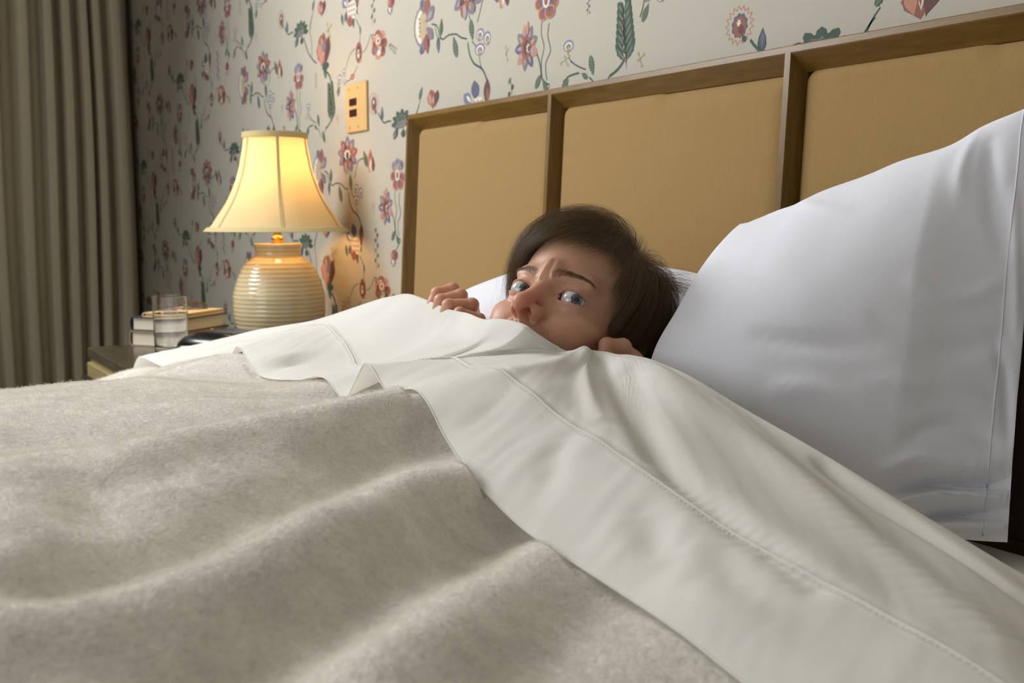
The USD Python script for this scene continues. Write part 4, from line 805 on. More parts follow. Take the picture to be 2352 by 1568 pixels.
seam = np.array([[np.interp(seam_y[i, 0], hem_d[i], G[i, :, k]) for k in range(3)] for i in range(NS)])
seam_n = np.array([Nn[i, np.argmin(np.abs(hem_d[i] - seam_y[i, 0]))] for i in range(NS)])
obj('hem_cord', tube(gaussian_filter1d(seam, 2, axis=0) + seam_n * 0.0002, 0.0010, 8), sheet_m, sh_, smooth=True)
st_m, L_ = [], np.concatenate([[0], np.cumsum(np.linalg.norm(np.diff(seam, axis=0), axis=1))])
at = np.arange(0.0, L_[-1], 0.0042)
sq = np.stack([np.interp(at, L_, seam[:, k] + seam_n[:, k] * 0.0009) for k in range(3)], 1) + np.array([0, -0.0042, 0.0])
sd = np.gradient(sq, axis=0); sd /= np.linalg.norm(sd, axis=1, keepdims=True)
obj('hem_stitching', join(*[tube([a_ - d_ * 0.0014, a_, a_ + d_ * 0.0014], [0.0002, 0.00055, 0.0002], 5) for a_, d_ in zip(sq, sd)]), sheet_m, sh_, smooth=True, kind='stuff')

# ---- blanket
YC = lambda x: np.interp(x, [-2.03, -1.92, -1.24, -0.85, -0.41, 0.1], [-0.596, -0.596, -0.608, -0.626, -0.664, -0.68])
cx_ = [-2.005, -1.975, -1.92, -1.75, -1.55, -1.40, -1.34, -1.29, -1.24, -1.107, -1.014, -0.96, -0.93, -0.90, -0.85, -0.778, -0.75, -0.718, -0.676, -0.637, -0.573, -0.521, -0.473, -0.412, -0.358, -0.30, -0.242, -0.1, 0.0, 0.06, 0.10]
cz_ = [0.46, 0.545, 0.582, 0.602, 0.639, 0.664, 0.672, 0.666, 0.654, 0.667, 0.678, 0.662, 0.671, 0.684, 0.690, 0.700, 0.694, 0.676, 0.659, 0.648, 0.634, 0.630, 0.627, 0.622, 0.615, 0.607, 0.599, 0.585, 0.572, 0.545, 0.46]
edge_z = PchipInterpolator(cx_, cz_)
far_z = PchipInterpolator([-2.005, -1.97, -1.90, -1.7, -1.5, -1.3, -1.15, -1.0, -0.85, -0.7, -0.55, -0.40, -0.25, -0.1, 0.0, 0.06, 0.10], [0.46, 0.530, 0.549, 0.574, 0.612, 0.654, 0.679, 0.690, 0.690, 0.679, 0.662, 0.640, 0.615, 0.592, 0.575, 0.545, 0.46])
RIDGE = []
def blanket_base(x, y):
    d = YC(x) - y                      # distance footwards of the sheet's edge
    k = np.clip(d / 0.17, 0, 1); k = k * k * (3 - 2 * k)
    z = edge_z(x) * (1 - k) + far_z(x) * k
    leg = np.clip((-y - 1.25) / 0.5, 0, 1)
    return z * (1 - 0.05 * leg) + 0.05 * leg * 0.60
def blanket_z(x, y):
    z = blanket_base(x, y)
    for line, amp, sig in RIDGE_W:
        d2 = np.full(np.shape(x), 9.0); 
        for a, b in zip(line[:-1], line[1:]):
            ab = b - a; t = np.clip(((x - a[0]) * ab[0] + (y - a[1]) * ab[1]) / (ab @ ab), 0, 1)
            d2 = np.minimum(d2, (x - a[0] - t * ab[0]) ** 2 + (y - a[1] - t * ab[1]) ** 2)
        z = z + amp * np.exp(-d2 / sig ** 2)
    q = np.stack([x * 9, y * 9, 0 * x], -1)
    z = z + (meshkit.fbm(q, 3, 2) - 0.5) * 0.012 * np.clip((YC(x) - y - 0.004) / 0.05, 0, 1)
    return z
# folds of the blanket, in plan (x, y), height and half width
RIDGE_W = [(np.array(l), a, s_) for l, a, s_ in BLANKET_FOLDS]
nx, ny = 640, 460
bx_ = np.linspace(-2.005, 0.10, nx); by_ = np.concatenate([np.linspace(0.105, -0.62, 330), np.linspace(-0.63, -1.52, 130)])
XX = np.repeat(bx_[:, None], ny, 1); YY = YC(XX) + by_[None]
ZZ = blanket_z(XX, YY)
tree = cKDTree(G.reshape(-1, 3)[:, :2])
near = YY > YC(XX) - 0.006
dd, ii = tree.query(np.stack([XX[near], YY[near]], 1))
zs_ = G.reshape(-1, 3)[ii, 2]
ZZ[near] = np.where(dd < 0.02, np.minimum(ZZ[near], zs_ - 0.0045), ZZ[near])
ZZ = np.where(by_[None] > 0, ZZ - 0.05 * np.clip(by_[None] - 0.02, 0, 1), ZZ)
ZZ = np.maximum(ZZ, np.where((XX > BX0) & (XX < BX1), MZ + 0.007, 0.40))
BG = np.stack([XX, YY, ZZ], -1)
bl_n = normals(BG)
wool = usdkit.material(stage, '/World/Looks/blanket_wool', {
    'tc': ('texture_coordinate', {}), 'n1': ('noise_texture', {'scale': 260.0, 'detail': 3.0, 'roughness': 0.7}), 'n2': ('noise_texture', {'scale': 38.0, 'detail': 3.0, 'roughness': 0.6}),
    'r1': ('rgb_ramp', {'ramp': [(0.25, rgb(222, 212, 198)), (0.5, rgb(238, 231, 220)), (0.75, rgb(246, 241, 233))]}), 'r2': ('map_range', {'from_min': 0.35, 'from_max': 0.65, 'to_min': 0.84, 'to_max': 1.04, 'clamp': True}),
    'c': ('combine_color', {}), 'm': ('mix', {'mix_type': 'multiply', 'fac': 1.0}), 'b': ('bump', {'strength': 0.6, 'distance': 0.003}),
    'p': ('principled_bsdf', dict(roughness=1.0, sheen_weight=0.4, sheen_roughness=0.6, specular_ior_level=0.05))},
    [('tc.object', 'n1.vector'), ('tc.object', 'n2.vector'), ('n1.fac', 'r1.fac'), ('n2.fac', 'r2.value'), ('r2.result', 'c.r'), ('r2.result', 'c.g'), ('r2.result', 'c.b'), ('r1.color', 'm.color1'), ('c.color', 'm.color2'), ('m.color', 'p.base_color'), ('n1.fac', 'b.height'), ('b.normal', 'p.normal')], surface='p.BSDF')
bl = thing('blanket', 'thick fuzzy beige wool blanket spread over the bed and the person', 'blanket')
obj('cloth', solid_cloth(BG, 0.004), wool, bl, smooth=True)

# wool nap: curly fibres on the part near the picture
def nap(count, seed):
    r = np.random.default_rng(seed)
    P = BG[1:-1, 1:-1].reshape(-1, 3); N = bl_n[1:-1, 1:-1].reshape(-1, 3)
    A = np.linalg.norm(np.cross(np.gradient(BG, axis=0), np.gradient(BG, axis=1)), axis=-1)[1:-1, 1:-1].ravel()
    d = P - CAM; t = d @ FWD; px, py = (d @ RIGHT) / t, -(d @ UP) / t
    ok = (t > 0.2) & (np.abs(px) < 1.1) & (np.abs(py) < 0.75) & (P[:, 1] < YC(P[:, 0]) + 0.012)
    w = A * ok / np.maximum(t, 0.3) ** 1.1 * np.where((np.abs(px) < 0.55) & (np.abs(py) < 0.38), 1.0, 0.55)
    i = r.choice(len(P), count, p=w / w.sum())
    g = (bx_[1] - bx_[0])
    p = P[i].copy(); n = N[i]
    p[:, :2] += (r.random((count, 2)) - 0.5) * [g * 1.2, 0.003]
    p[:, 2] = p[:, 2] - 0.0008 
    az = r.random(count) * 2 * np.pi
    tdir = np.stack([np.cos(az), np.sin(az), 0 * az], 1); tdir -= n * (tdir * n).sum(1, keepdims=True)
    b = np.cross(n, tdir)
    L = r.uniform(0.0025, 0.0065, count)[:, None]; H = r.uniform(0.0008, 0.0034, count)[:, None] * np.where(r.random(count)[:, None] < 0.04, 1.8, 1)
    k = 5; out = np.zeros((count, k, 3)); ph = r.random((count, 1)) * 6.3; cur = r.uniform(-2.0, 2.0, (count, 1))
    for j in range(k):
        u = j / (k - 1)
        out[:, j] = p + tdir * (L * (u - 0.5 * u * u)) + b * (cur * L * 0.6 * u * u + 0.0007 * np.sin(ph + 5 * u)) + n * (H * math.sin(math.pi * min(1, u * 0.8 + 0.05)))
    W = np.outer(r.uniform(0.00006, 0.00012, count), [1, 1, 0.9, 0.7, 0.4])
    c = np.array(rgb(246, 240, 230))[None] * r.uniform(0.82, 1.04, (count, 1))
    return out, W, c
fib_m = mat('wool_fibre', (0.6, 0.55, 0.45), 0.9, attr=True, extra=dict(sheen_weight=0.3, specular_ior_level=0.1))
NAP = 340000
o_, w2, c2 = nap(NAP, 5)
curves('wool_nap', o_, w2, fib_m, bl, color=c2)

# ------------------------------------------------------------------ the person
def smin(a, b, k):
    h = np.maximum(k - np.abs(a - b), 0) / k
    return np.minimum(a, b) - h * h * k * 0.25
def smax(a, b, k): return -smin(-a, -b, k)
def ell(p, c, r):
    q = (p - np.asarray(c, float)) ; r = np.asarray(r, float)
    k0 = np.linalg.norm(q / r, axis=-1); k1 = np.linalg.norm(q / (r * r), axis=-1)
    return k0 * (k0 - 1) / np.maximum(k1, 1e-9)
def sph(p, c, r): return np.linalg.norm(p - np.asarray(c, float), axis=-1) - r
def cap(p, a, b, ra, rb=None):
    a, b = np.asarray(a, float), np.asarray(b, float); rb = ra if rb is None else rb
    ab = b - a; t = np.clip(((p - a) @ ab) / (ab @ ab), 0, 1)
    return np.linalg.norm(p - a - t[..., None] * ab, axis=-1) - (ra + (rb - ra) * t)
def line_d(p, pts):
    d = np.full(p.shape[:-1], 1e9)
    for a, b in zip(pts[:-1], pts[1:]): d = np.minimum(d, cap(p, a, b, 0.0))
    return d

def surface(f, lo, hi, h, coarse=4):
    """Mesh of f = 0 by surface nets, worked out finely only near the surface."""
    lo, hi = np.asarray(lo, float), np.asarray(hi, float)
    n = (np.ceil((hi - lo) / (h * coarse)).astype(int) + 1) * coarse + 1
    ax = [lo[k] + h * np.arange(n[k]) for k in range(3)]
    cz = [a[::coarse] for a in ax]
    C = np.stack(np.meshgrid(*cz, indexing='ij'), -1)
    D = f(C.reshape(-1, 3)).reshape(C.shape[:3])
    nc = np.array(D.shape) - 1
    V = np.repeat(np.repeat(np.repeat(D[:-1, :-1, :-1], coarse, 0), coarse, 1), coarse, 2)
    F = np.full(n, 1e3); F[:-1, :-1, :-1] = V; 
    F[-1] = F[-2]; F[:, -1] = F[:, -2]; F[:, :, -1] = F[:, :, -2]
    mn = np.minimum.reduce([np.abs(D[i:i + nc[0], j:j + nc[1], k:k + nc[2]]) for i in (0, 1) for j in (0, 1) for k in (0, 1)])
    act = np.argwhere(mn < h * coarse * 1.9)
    o = np.stack(np.meshgrid(*[np.arange(coarse + 1)] * 3, indexing='ij'), -1).reshape(-1, 3)
    I = (act[:, None] * coarse + o[None]).reshape(-1, 3)
    flat = np.unique(np.ravel_multi_index(I.T, n))
    I = np.stack(np.unravel_index(flat, n), 1)
    val = np.concatenate([f(lo + h * I[i:i + 400000]) for i in range(0, len(I), 400000)])
    F.ravel()[flat] = val
    neg = F < 0
    s = sum(neg[i:n[0] - 1 + i, j:n[1] - 1 + j, k:n[2] - 1 + k].astype(np.int8) for i in (0, 1) for j in (0, 1) for k in (0, 1))
    cells = np.argwhere((s > 0) & (s < 8))
    idx = -np.ones(n - 1, np.int64); idx[tuple(cells.T)] = np.arange(len(cells))
    acc, cnt = np.zeros((len(cells), 3)), np.zeros(len(cells))
    corner = np.array([[i, j, k] for i in (0, 1) for j in (0, 1) for k in (0, 1)])
    cv = np.stack([F[tuple((cells + c).T)] for c in corner], 1)
    for a in range(8):
        for b in range(a + 1, 8):
            if np.abs(corner[a] - corner[b]).sum() != 1: continue
            va, vb = cv[:, a], cv[:, b]; m = (va < 0) != (vb < 0)
            t = np.where(m, va / np.where(m, va - vb, 1), 0)
            acc += m[:, None] * (corner[a] + t[:, None] * (corner[b] - corner[a])); cnt += m
    verts = lo + h * (cells + acc / cnt[:, None])
    faces = []
    for d in range(3):
        e1, e2 = (d + 1) % 3, (d + 2) % 3
        a = [slice(0, n[k] - 1) for k in range(3)]; a0, a1 = list(a), list(a); a1[d] = slice(1, n[d])
        for q in (e1, e2): a0[q] = slice(1, n[q] - 1); a1[q] = slice(1, n[q] - 1)
        c0, c1 = neg[tuple(a0)], neg[tuple(a1)]
        E = np.argwhere(c0 != c1)
        if not len(E): continue
        flip = c0[tuple(E.T)]
        E = E.copy(); E[:, e1] += 1; E[:, e2] += 1
        u1, u2 = np.eye(3, dtype=int)[e1], np.eye(3, dtype=int)[e2]
        q = np.stack([idx[tuple((E - o_).T)] for o_ in (u1 + u2, u2, 0 * u1, u1)], 1)
        q[~flip] = q[~flip][:, ::-1]
        faces.append(q)
    q = np.vstack(faces)
    return trimesh.Trimesh(verts, np.vstack([q[:, [0, 1, 2]], q[:, [0, 2, 3]]]), process=False)

# ---- head, in millimetres: x to his left, y out of the face, z to the crown; origin between the eyes
EYE = np.array([32.6, -1.8, -5.0]); ER = 13.4
def lid_lines(u, side):
    """Upper and lower edges of the opening of an eye; u runs from nose (-) to temple (+)."""
    q = np.clip(1 - (np.abs(u) / 17.0) ** 2.1, 0, 1)
    up = 6.6 * q ** 0.72 * (1 - 0.008 * u) - 0.6 + 0.06 * u
    lo_ = -6.6 * q ** 0.8 * (1 + 0.014 * u) - 0.6 + 0.06 * u
    return up, lo_
def head_sdf(p):
    x, y, z = p[:, 0], p[:, 1], p[:, 2]
    q = p.copy(); q[:, 0] = np.abs(x); ax = q[:, 0]
    d = ell(q, (0, -86, 34), (76, 98, 82))
    d = smin(d, ell(q, (0, -48, -30), (60, 60, 76)), 26)
    d = smin(d, cap(q, (52, -72, -52), (20, -16, -96), 15, 14), 22)
    d = smin(d, sph(q, (0, -8, -98), 17), 18)
    d = smin(d, ell(q, (48, -20, -29), (17, 19, 12)), 18)
    d = smin(d, ell(q, (35, -10, -46), (21, 19, 20)), 18)
    d = smin(d, cap(q, (9, 6, 11), (41, -4, 17), 8.5, 8), 11)
    d = smin(d, ell(q, (0, 1, -58), (27, 18, 16)), 14)
    # eye sockets, then lids over the eyeballs
    d = smax(d, -ell(q, (29, 19, -4), (18, 12, 12)), 9)
    e = q - EYE; er = np.linalg.norm(e, axis=1)
    d = smin(d, np.maximum(er - (ER + 1.7), -e[:, 1] - 4), 5.5)
    # nose, leaning a little to his right
    q0 = q; q = p.copy(); q[:, 0] = np.abs(x + 0.13 * np.clip(y - 8, 0, 40) * np.exp(-((z + 34) / 26) ** 2))
    d = smin(d, cap(q, (0, 11, 3), (0, 29, -29), 6.4, 8.6), 8)
    d = smin(d, sph(q, (0, 31, -33.5), 9.8), 6)
    d = smin(d, ell(q, (11.8, 17.5, -35.5), (8.0, 10.5, 8.0)), 6)
    d = smin(d, cap(q, (0, 32, -40), (0, 19, -45.5), 4.0, 5), 4)
    d = smin(d, cap(q, (0, 12, -10), (13, 3, -22), 6, 5), 12)
    d = smin(d, cap(q, (0, 8.5, 12), (0, 10, 22), 9, 9), 12)
    nost = ell((q - np.array([7.4, 26.0, -42.0])) @ np.array([[0.94, 0.34, 0], [-0.34, 0.94, 0], [0, 0, 1.0]]).T, (0, 0, 0), (3.8, 6.4, 9.5))
    d = smax(d, -nost, 1.8)
    d = d + 1.5 * np.exp(-(line_d(q, [(17.0, 16, -30), (20.3, 12.0, -36.5), (16, 12.5, -45)]) / 2.4) ** 2)      # groove round the wing of the nose
    d = d + 1.4 * np.exp(-(line_d(q, [(20, 13, -40), (29, 8, -54), (34, 1, -70)]) / 4.2) ** 2)          # fold from nose to mouth
    # mouth
    q = q0
    d = smin(d, cap(q, (0, 16, -66), (21, 8, -70), 4.2, 2.5), 5)
    d = smin(d, cap(q, (0, 14.5, -75), (18, 7, -73), 5.2, 2.5), 5)
    d = d + 2.0 * np.exp(-(line_d(q, [(0, 21, -70.5), (22, 11, -71)]) / 1.3) ** 2)
    d = d + 0.9 * np.exp(-(line_d(q, [(0, 23, -48), (0, 22, -62)]) / 3.0) ** 2)
    # ears
    el = ell((q - np.array([74, -86, -12])) @ np.array([[0.9, 0.43, 0], [-0.43, 0.9, 0], [0, 0, 1.0]]).T, (0, 0, 0), (6, 19, 31))
    el = smax(el, -ell(q, (83, -82, -8), (7, 11, 18)), 4)
    d = smin(d, el, 6)
    # neck
    d = smin(d, cap(q, (0, -72, -70), (0, -92, -150), 54, 58), 26)
    # relief: frown, brows, lids, eye corners, pouches
    d = d + 1.9 * np.exp(-(line_d(p, [(5.5, 21, 7), (3.5, 21, 17), (2.5, 19, 30)]) / 1.9) ** 2)
    d = d + 1.2 * np.exp(-(line_d(p, [(-11, 20, 10), (-10, 20, 20), (-8.5, 18, 34)]) / 2.0) ** 2)
    d = d - 1.5 * np.exp(-(line_d(p, [(-4.5, 21, 4), (-4.5, 21, 16), (-4, 19, 32)]) / 3.4) ** 2)
    d = d - 1.9 * np.exp(-(line_d(p, [(10, 16, 11), (20, 12, 17)]) / 5.0) ** 2)
    d = d - 1.9 * np.exp(-(line_d(p, [(-16, 16, 11), (-28, 11, 17)]) / 5.0) ** 2)
    d = d - 0.9 * np.exp(-(line_d(q, [(20, 14, 10), (32, 10, 14), (46, 1, 13)]) / 3.5) ** 2)
    for zz in (38, 48): d = d + 0.3 * np.exp(-(line_d(p, [(-30, 12, zz - 4), (0, 17, zz), (34, 10, zz - 6)]) / 2.2) ** 2)
    u = ax - EYE[0]; up, lo_ = lid_lines(u, 1); front = (y > 0) & (np.abs(u) < 21)
    zz = z - EYE[2]
    d = d + np.where(front, 1.25 * np.exp(-((zz - up - 3.9 + 0.05 * u) / 1.0) ** 2) * np.clip(1.25 - np.abs(u) / 17, 0, 1), 0)
    d = d + np.where(front, 0.5 * np.exp(-((zz - lo_ + 4.6) / 1.3) ** 2) * np.clip(1.2 - np.abs(u + 3) / 16, 0, 1), 0)
    d = d - np.where(front, 0.7 * np.exp(-((zz - lo_ + 8.0) / 2.6) ** 2) * np.clip(1.2 - np.abs(u) / 17, 0, 1), 0)
    # the opening of the eye
    alm = np.maximum(np.maximum(zz - up, lo_ - zz), np.abs(u) - 16.6) * 0.9
    alm = np.maximum(alm, np.maximum(-(y + 3), ER - 0.7 - er))
    d = smax(d, -alm, 1.0)
    # caruncle in the inner corner and the wet edge behind it
    d = smin(d, ell(q, (EYE[0] - 14.6, 6.2, EYE[2] - 1.4), (2.4, 2.8, 1.8)), 1.5)
    return d
head = surface(head_sdf, (-88, -190, -128), (88, 46, 126), 1.15, 4)

def chain(p, js, rs, k=2.5):
    d = None
    for a, b, ra, rb in zip(js[:-1], js[1:], rs[:-1], rs[1:]):
        c = cap(p, a, b, ra, rb); d = c if d is None else smin(d, c, k)
    return d
def hand_sdf(fingers, thumb, wrist, palm_pts, nails):
    """fingers: lists of four joints (knuckle ... tip) in mm; each stays apart from its neighbours."""
    def f(p):
        d = None
        for js, r in fingers:
            js = [np.array(j) for j in js]
            c = chain(p, js, [r * 1.12, r * 1.02, r * 0.95, r * 0.86], 2.0)
            for j, rr in ((1, 1.06), (2, 0.985)): c = smin(c, sph(p, js[j], r * rr), 2.5)
            # creases across the backs of the joints
            for j in (1, 2):
                ax = js[j + 1] - js[j - 1]; ax = ax / np.linalg.norm(ax)
                t = (p - js[j]) @ ax; near = np.exp(-(np.linalg.norm(p - js[j], axis=1) / (r * 1.25)) ** 4)
                c = c + near * 0.28 * (np.exp(-((t - 1.8) / 0.5) ** 2) + np.exp(-((t + 1.6) / 0.5) ** 2) + 0.8 * np.exp(-(t / 0.5) ** 2))
            d = c if d is None else smin(d, c, 0.9)
        pal = None
        for a, b, ra, rb in palm_pts:
            c = cap(p, a, b, ra, rb); pal = c if pal is None else smin(pal, c, 14)
        d = smin(d, pal, 6)
        d = smin(d, chain(p, [np.array(j) for j in thumb[0]], [thumb[1] * 1.25, thumb[1] * 1.1, thumb[1], thumb[1] * 0.85], 3), 5)
        return d
    return f
HAND_R = {'fingers': [([[-1165.7, -379.8, 750.6], [-1126.1, -399.3, 762.5], [-1131.6, -418.3, 758.0], [-1132.1, -425.5, 745.4]], 7.6), ([[-1144.8, -380.2, 744.2], [-1104.5, -400.6, 755.8], [-1111.8, -424.4, 750.5], [-1114.7, -428.3, 736.7]], 8.0), ([[-1121.0, -378.8, 733.8], [-1081.4, -398.2, 746.1], [-1090.4, -425.4, 746.2], [-1095.6, -429.2, 732.4]], 7.9), ([[-1100.6, -378.4, 718.1], [-1062.0, -399.4, 730.5], [-1070.4, -421.9, 738.7], [-1078.5, -426.3, 725.8]], 6.8)], 'wrist': [-1147.6, -375.2, 684.9], 'palm': [([-1165.7, -379.8, 750.6], [-1147.6, -375.2, 684.9], 13, 20), ([-1144.8, -380.2, 744.2], [-1147.6, -375.2, 684.9], 13, 20), ([-1121.0, -378.8, 733.8], [-1147.6, -375.2, 684.9], 13, 20), ([-1100.6, -378.4, 718.1], [-1147.6, -375.2, 684.9], 12, 20)], 'thumb': ([[-1153.5, -381.3, 698.7], [-1157.8, -394.6, 711.8], [-1155.3, -407.1, 722.1], [-1150.5, -417.0, 728.5]], 9), 'nails': [([-1128.3, -429.9, 749.6], None, 0.0075)]}
HAND_L = {'fingers': [([[-809.1, -373.1, 706.4], [-807.5, -385.7, 723.2], [-810.5, -403.0, 725.4], [-807.9, -408.1, 717.8]], 7.9), ([[-827.7, -356.8, 700.4], [-835.2, -379.4, 719.0], [-837.1, -400.1, 723.8], [-834.4, -409.6, 713.2]], 8.0), ([[-845.7, -349.1, 693.9], [-855.9, -371.2, 708.6], [-857.0, -392.9, 711.3], [-852.8, -403.0, 703.6]], 7.8), ([[-862.2, -342.8, 686.8], [-874.2, -366.2, 700.2], [-875.2, -386.0, 702.4], [-870.8, -395.4, 696.3]], 6.8)], 'wrist': [-824.3, -348.8, 669.9], 'palm': [([-809.1, -373.1, 706.4], [-824.3, -348.8, 669.9], 13, 20), ([-827.7, -356.8, 700.4], [-824.3, -348.8, 669.9], 13, 20), ([-845.7, -349.1, 693.9], [-824.3, -348.8, 669.9], 13, 20), ([-862.2, -342.8, 686.8], [-824.3, -348.8, 669.9], 13, 20)], 'thumb': ([[-807.8, -365.5, 689.2], [-803.0, -383.5, 701.0], [-805.3, -395.4, 705.9], [-808.6, -403.7, 708.8]], 9), 'nails': [([-803.2, -414.4, 723.9], None, 0.0075)]}

def make_hand(H):
    f = hand_sdf([(j, r) for j, r in H['fingers']], H['thumb'], H['wrist'], H['palm'], None)
    allp = np.array([j for fg, _ in H['fingers'] for j in fg] + list(H['thumb'][0]) + [q for a, b, _, _ in H['palm'] for q in (a, b)])
    m = surface(f, allp.min(0) - 34, allp.max(0) + 34, 1.0, 4)
    return m
def to_world_mm(m): m.apply_scale(0.001); return m

# ---- the rest of the body under the covers, coarse
def body_sdf(p):
    d = ell(p, (-940, -800, 604), (172, 240, 44))
    d = smin(d, cap(p, (-1060, -590, 602), (-810, -590, 602), 40), 40)
    d = smin(d, ell(p, (-945, -1130, 608), (158, 200, 44)), 60)
    for s, hx in ((-1, -1040), (1, -845)):
        d = smin(d, cap(p, (hx, -1250, 616), (hx - 12 * s, -1660, 612), 50, 44), 40)
        d = smin(d, cap(p, (hx - 12 * s, -1660, 612), (hx - 8 * s, -2010, 604), 42, 33), 20)
        d = smin(d, cap(p, (hx - 8 * s, -2010, 596), (hx + 10 * s, -2040, 625), 30, 22), 16)
    for H, sh_p, el_p in ((HAND_R, (-1065, -600, 602), (-1215, -678, 596)), (HAND_L, (-800, -600, 602), (-660, -676, 592))):
        w = np.array(H['wrist'])
        d = smin(d, cap(p, sh_p, el_p, 40, 32), 30)
        d = smin(d, cap(p, el_p, w, 29, 22), 16)
    nk = head_to_world([0, -84, -110]) * 1000
    d = smin(d, cap(p, nk, (-935, -600, 615), 50, 46), 40)
    return d
body = surface(body_sdf, (-1330, -2110, 500), (-540, -380, 800), 7.0, 2)
hands = [to_world_mm(make_hand(H)) for H in (HAND_R, HAND_L)]
hd = head.copy(); hd.vertices = head_to_world(head.vertices)
body.apply_scale(0.001)
parts = [hd] + hands + [body]
def as_manifold(m):
    m = m.copy(); 
    if m.volume < 0: m.invert()
    M = m3.Manifold(m3.Mesh(vert_properties=np.asarray(m.vertices, np.float32), tri_verts=np.asarray(m.faces, np.uint32)))
    return M
try:
    ms = [as_manifold(m) for m in parts]
    if any(int(m.status().value) != 0 or m.is_empty() for m in ms): raise ValueError([m.status() for m in ms])
    u = m3.Manifold.batch_boolean(ms, m3.OpType.Add)
    mm = u.to_mesh(); skin_mesh = trimesh.Trimesh(mm.vert_properties[:, :3], mm.tri_verts, process=False)
except Exception as ex:
    print('body union by joining:', ex)
    skin_mesh = join(*parts)

def gauss(d, s): return np.exp(-(d / s) ** 2)
def skin_tint(P):
    """Skin colour by place: redder nose, cheeks and lips, cooler lids, freckles, nails."""
    h = world_to_head(P); q = h.copy(); q[:, 0] = np.abs(q[:, 0])
    base = np.array(rgb(198, 150, 123)); c = np.tile(base, (len(P), 1))
    def mixc(col, w):
        nonlocal c
        c = c * (1 - w[:, None]) + np.array(col) * w[:, None]
    ishead = (h[:, 2] > -125) & (np.abs(h[:, 0]) < 95) & (h[:, 1] < 50) & (h[:, 1] > -200)
    def W(w): return np.where(ishead, w, 0)
    mixc(rgb(192, 116, 100), W(0.85 * gauss(np.linalg.norm((q - [0, 30, -33]) / [13, 14, 12], axis=1), 1.0)))
    mixc(rgb(204, 140, 118), W(0.5 * gauss(np.linalg.norm((q - [34, 8, -42]) / [22, 22, 20], axis=1), 1.0)))
    mixc(rgb(196, 128, 112), W(0.5 * gauss(np.linalg.norm((q - [13, 18, -38]) / [9, 10, 7], axis=1), 1.0)))
    mixc(rgb(186, 112, 104), W(0.7 * gauss(line_d(q, [(0, 19, -70), (20, 9, -71)]), 5.5)))
    mixc(rgb(210, 158, 140), W(0.6 * gauss(np.abs(np.linalg.norm(q - EYE, axis=1) - 14), 5)))
    u = q[:, 0] - EYE[0]; up, lo_ = lid_lines(u, 1); ez = q[:, 2] - EYE[2]; edge = np.minimum(np.abs(ez - up), np.abs(ez - lo_))
    mixc(rgb(140, 84, 74), W(0.8 * gauss(np.abs(ez - up), 0.9) * (np.abs(u) < 18.5) * (q[:, 1] > -3)))
    mixc(rgb(180, 112, 100), W(0.6 * gauss(edge, 1.1) * (np.abs(u) < 18.5) * (q[:, 1] > -3)))
    mixc(rgb(206, 128, 120), W(0.5 * gauss(np.linalg.norm(q - [EYE[0] - 14.6, 7.5, EYE[2] - 1.4], axis=1), 2.6)))
    st = W(gauss(np.linalg.norm((q - [0, 8, -72]) / [40, 40, 24], axis=1), 1.0) * 0.28); mixc(rgb(158, 122, 92), st)
    fr = meshkit.fbm(h / 2.2, 2, 7); mixc(rgb(176, 118, 88), W(np.clip((fr - 0.64) * 2.2, 0, 0.13)))
    bl_ = meshkit.fbm(P * 90, 3, 3)[:, None]; c = c * (0.94 + 0.12 * bl_)
    # scalp under the hair

    sc2 = np.clip((q[:, 2] - scalp_edge(h) - 3) / 9, 0, 1) * ishead * ((h[:, 1] < -20) | (q[:, 2] > 58))
    mixc(rgb(56, 42, 30), np.maximum(sc2 * 0.85, 0))
    for H in (HAND_R, HAND_L):
        for fg, r in H['fingers']:
            j = np.array(fg) / 1000; 
            for k in (1, 2): mixc(rgb(206, 146, 122), 0.5 * gauss(np.linalg.norm(P - j[k], axis=1), 0.008))
        for c0, nrm_, sz in H['nails']:
            mixc(rgb(206, 150, 146), np.clip(1.6 - 1.6 * np.linalg.norm((P - np.array(c0) / 1000), axis=1) / sz, 0, 0.85))
    return c
def scalp_edge(h):
    """Lowest z (head mm) that carries hair, by place."""
    ax, y = np.abs(h[:, 0]), h[:, 1]
    front = 66 - 0.012 * np.maximum(ax - 20, 0) ** 2
    return np.where(y > -25, np.where(ax > 58, 20, front), np.where(y > -62, np.interp(y, [-62, -25], [-20, 30]), np.where(y > -95, 30 - 45 * (ax > 60), -58)))
skin = usdkit.material(stage, '/World/Looks/skin', {
    'a': ('attribute', {'attribute': 'tint'}), 'tc': ('texture_coordinate', {}), 'n': ('noise_texture', {'scale': 1500.0, 'detail': 2.0}), 'n2': ('noise_texture', {'scale': 420.0, 'detail': 2.0}),
    'b': ('bump', {'strength': 0.22, 'distance': 0.0004}), 'b2': ('bump', {'strength': 0.15, 'distance': 0.0008}),
    'p': ('principled_bsdf', dict(roughness=0.46, specular_ior_level=0.45, subsurface_weight=0.22, subsurface_scale=0.004, subsurface_radius=(1.0, 0.35, 0.18)))},
    [('a.color', 'p.base_color'), ('tc.object', 'n.vector'), ('tc.object', 'n2.vector'), ('n.fac', 'b.height'), ('n2.fac', 'b2.height'), ('b2.normal', 'b.normal'), ('b.normal', 'p.normal')], surface='p.BSDF')
man = thing('person', 'person with tousled brown hair peering over the sheet, looking sideways with a frown', 'person')
obj('body', skin_mesh, skin, man, smooth=True, color=skin_tint(np.asarray(skin_mesh.vertices)))

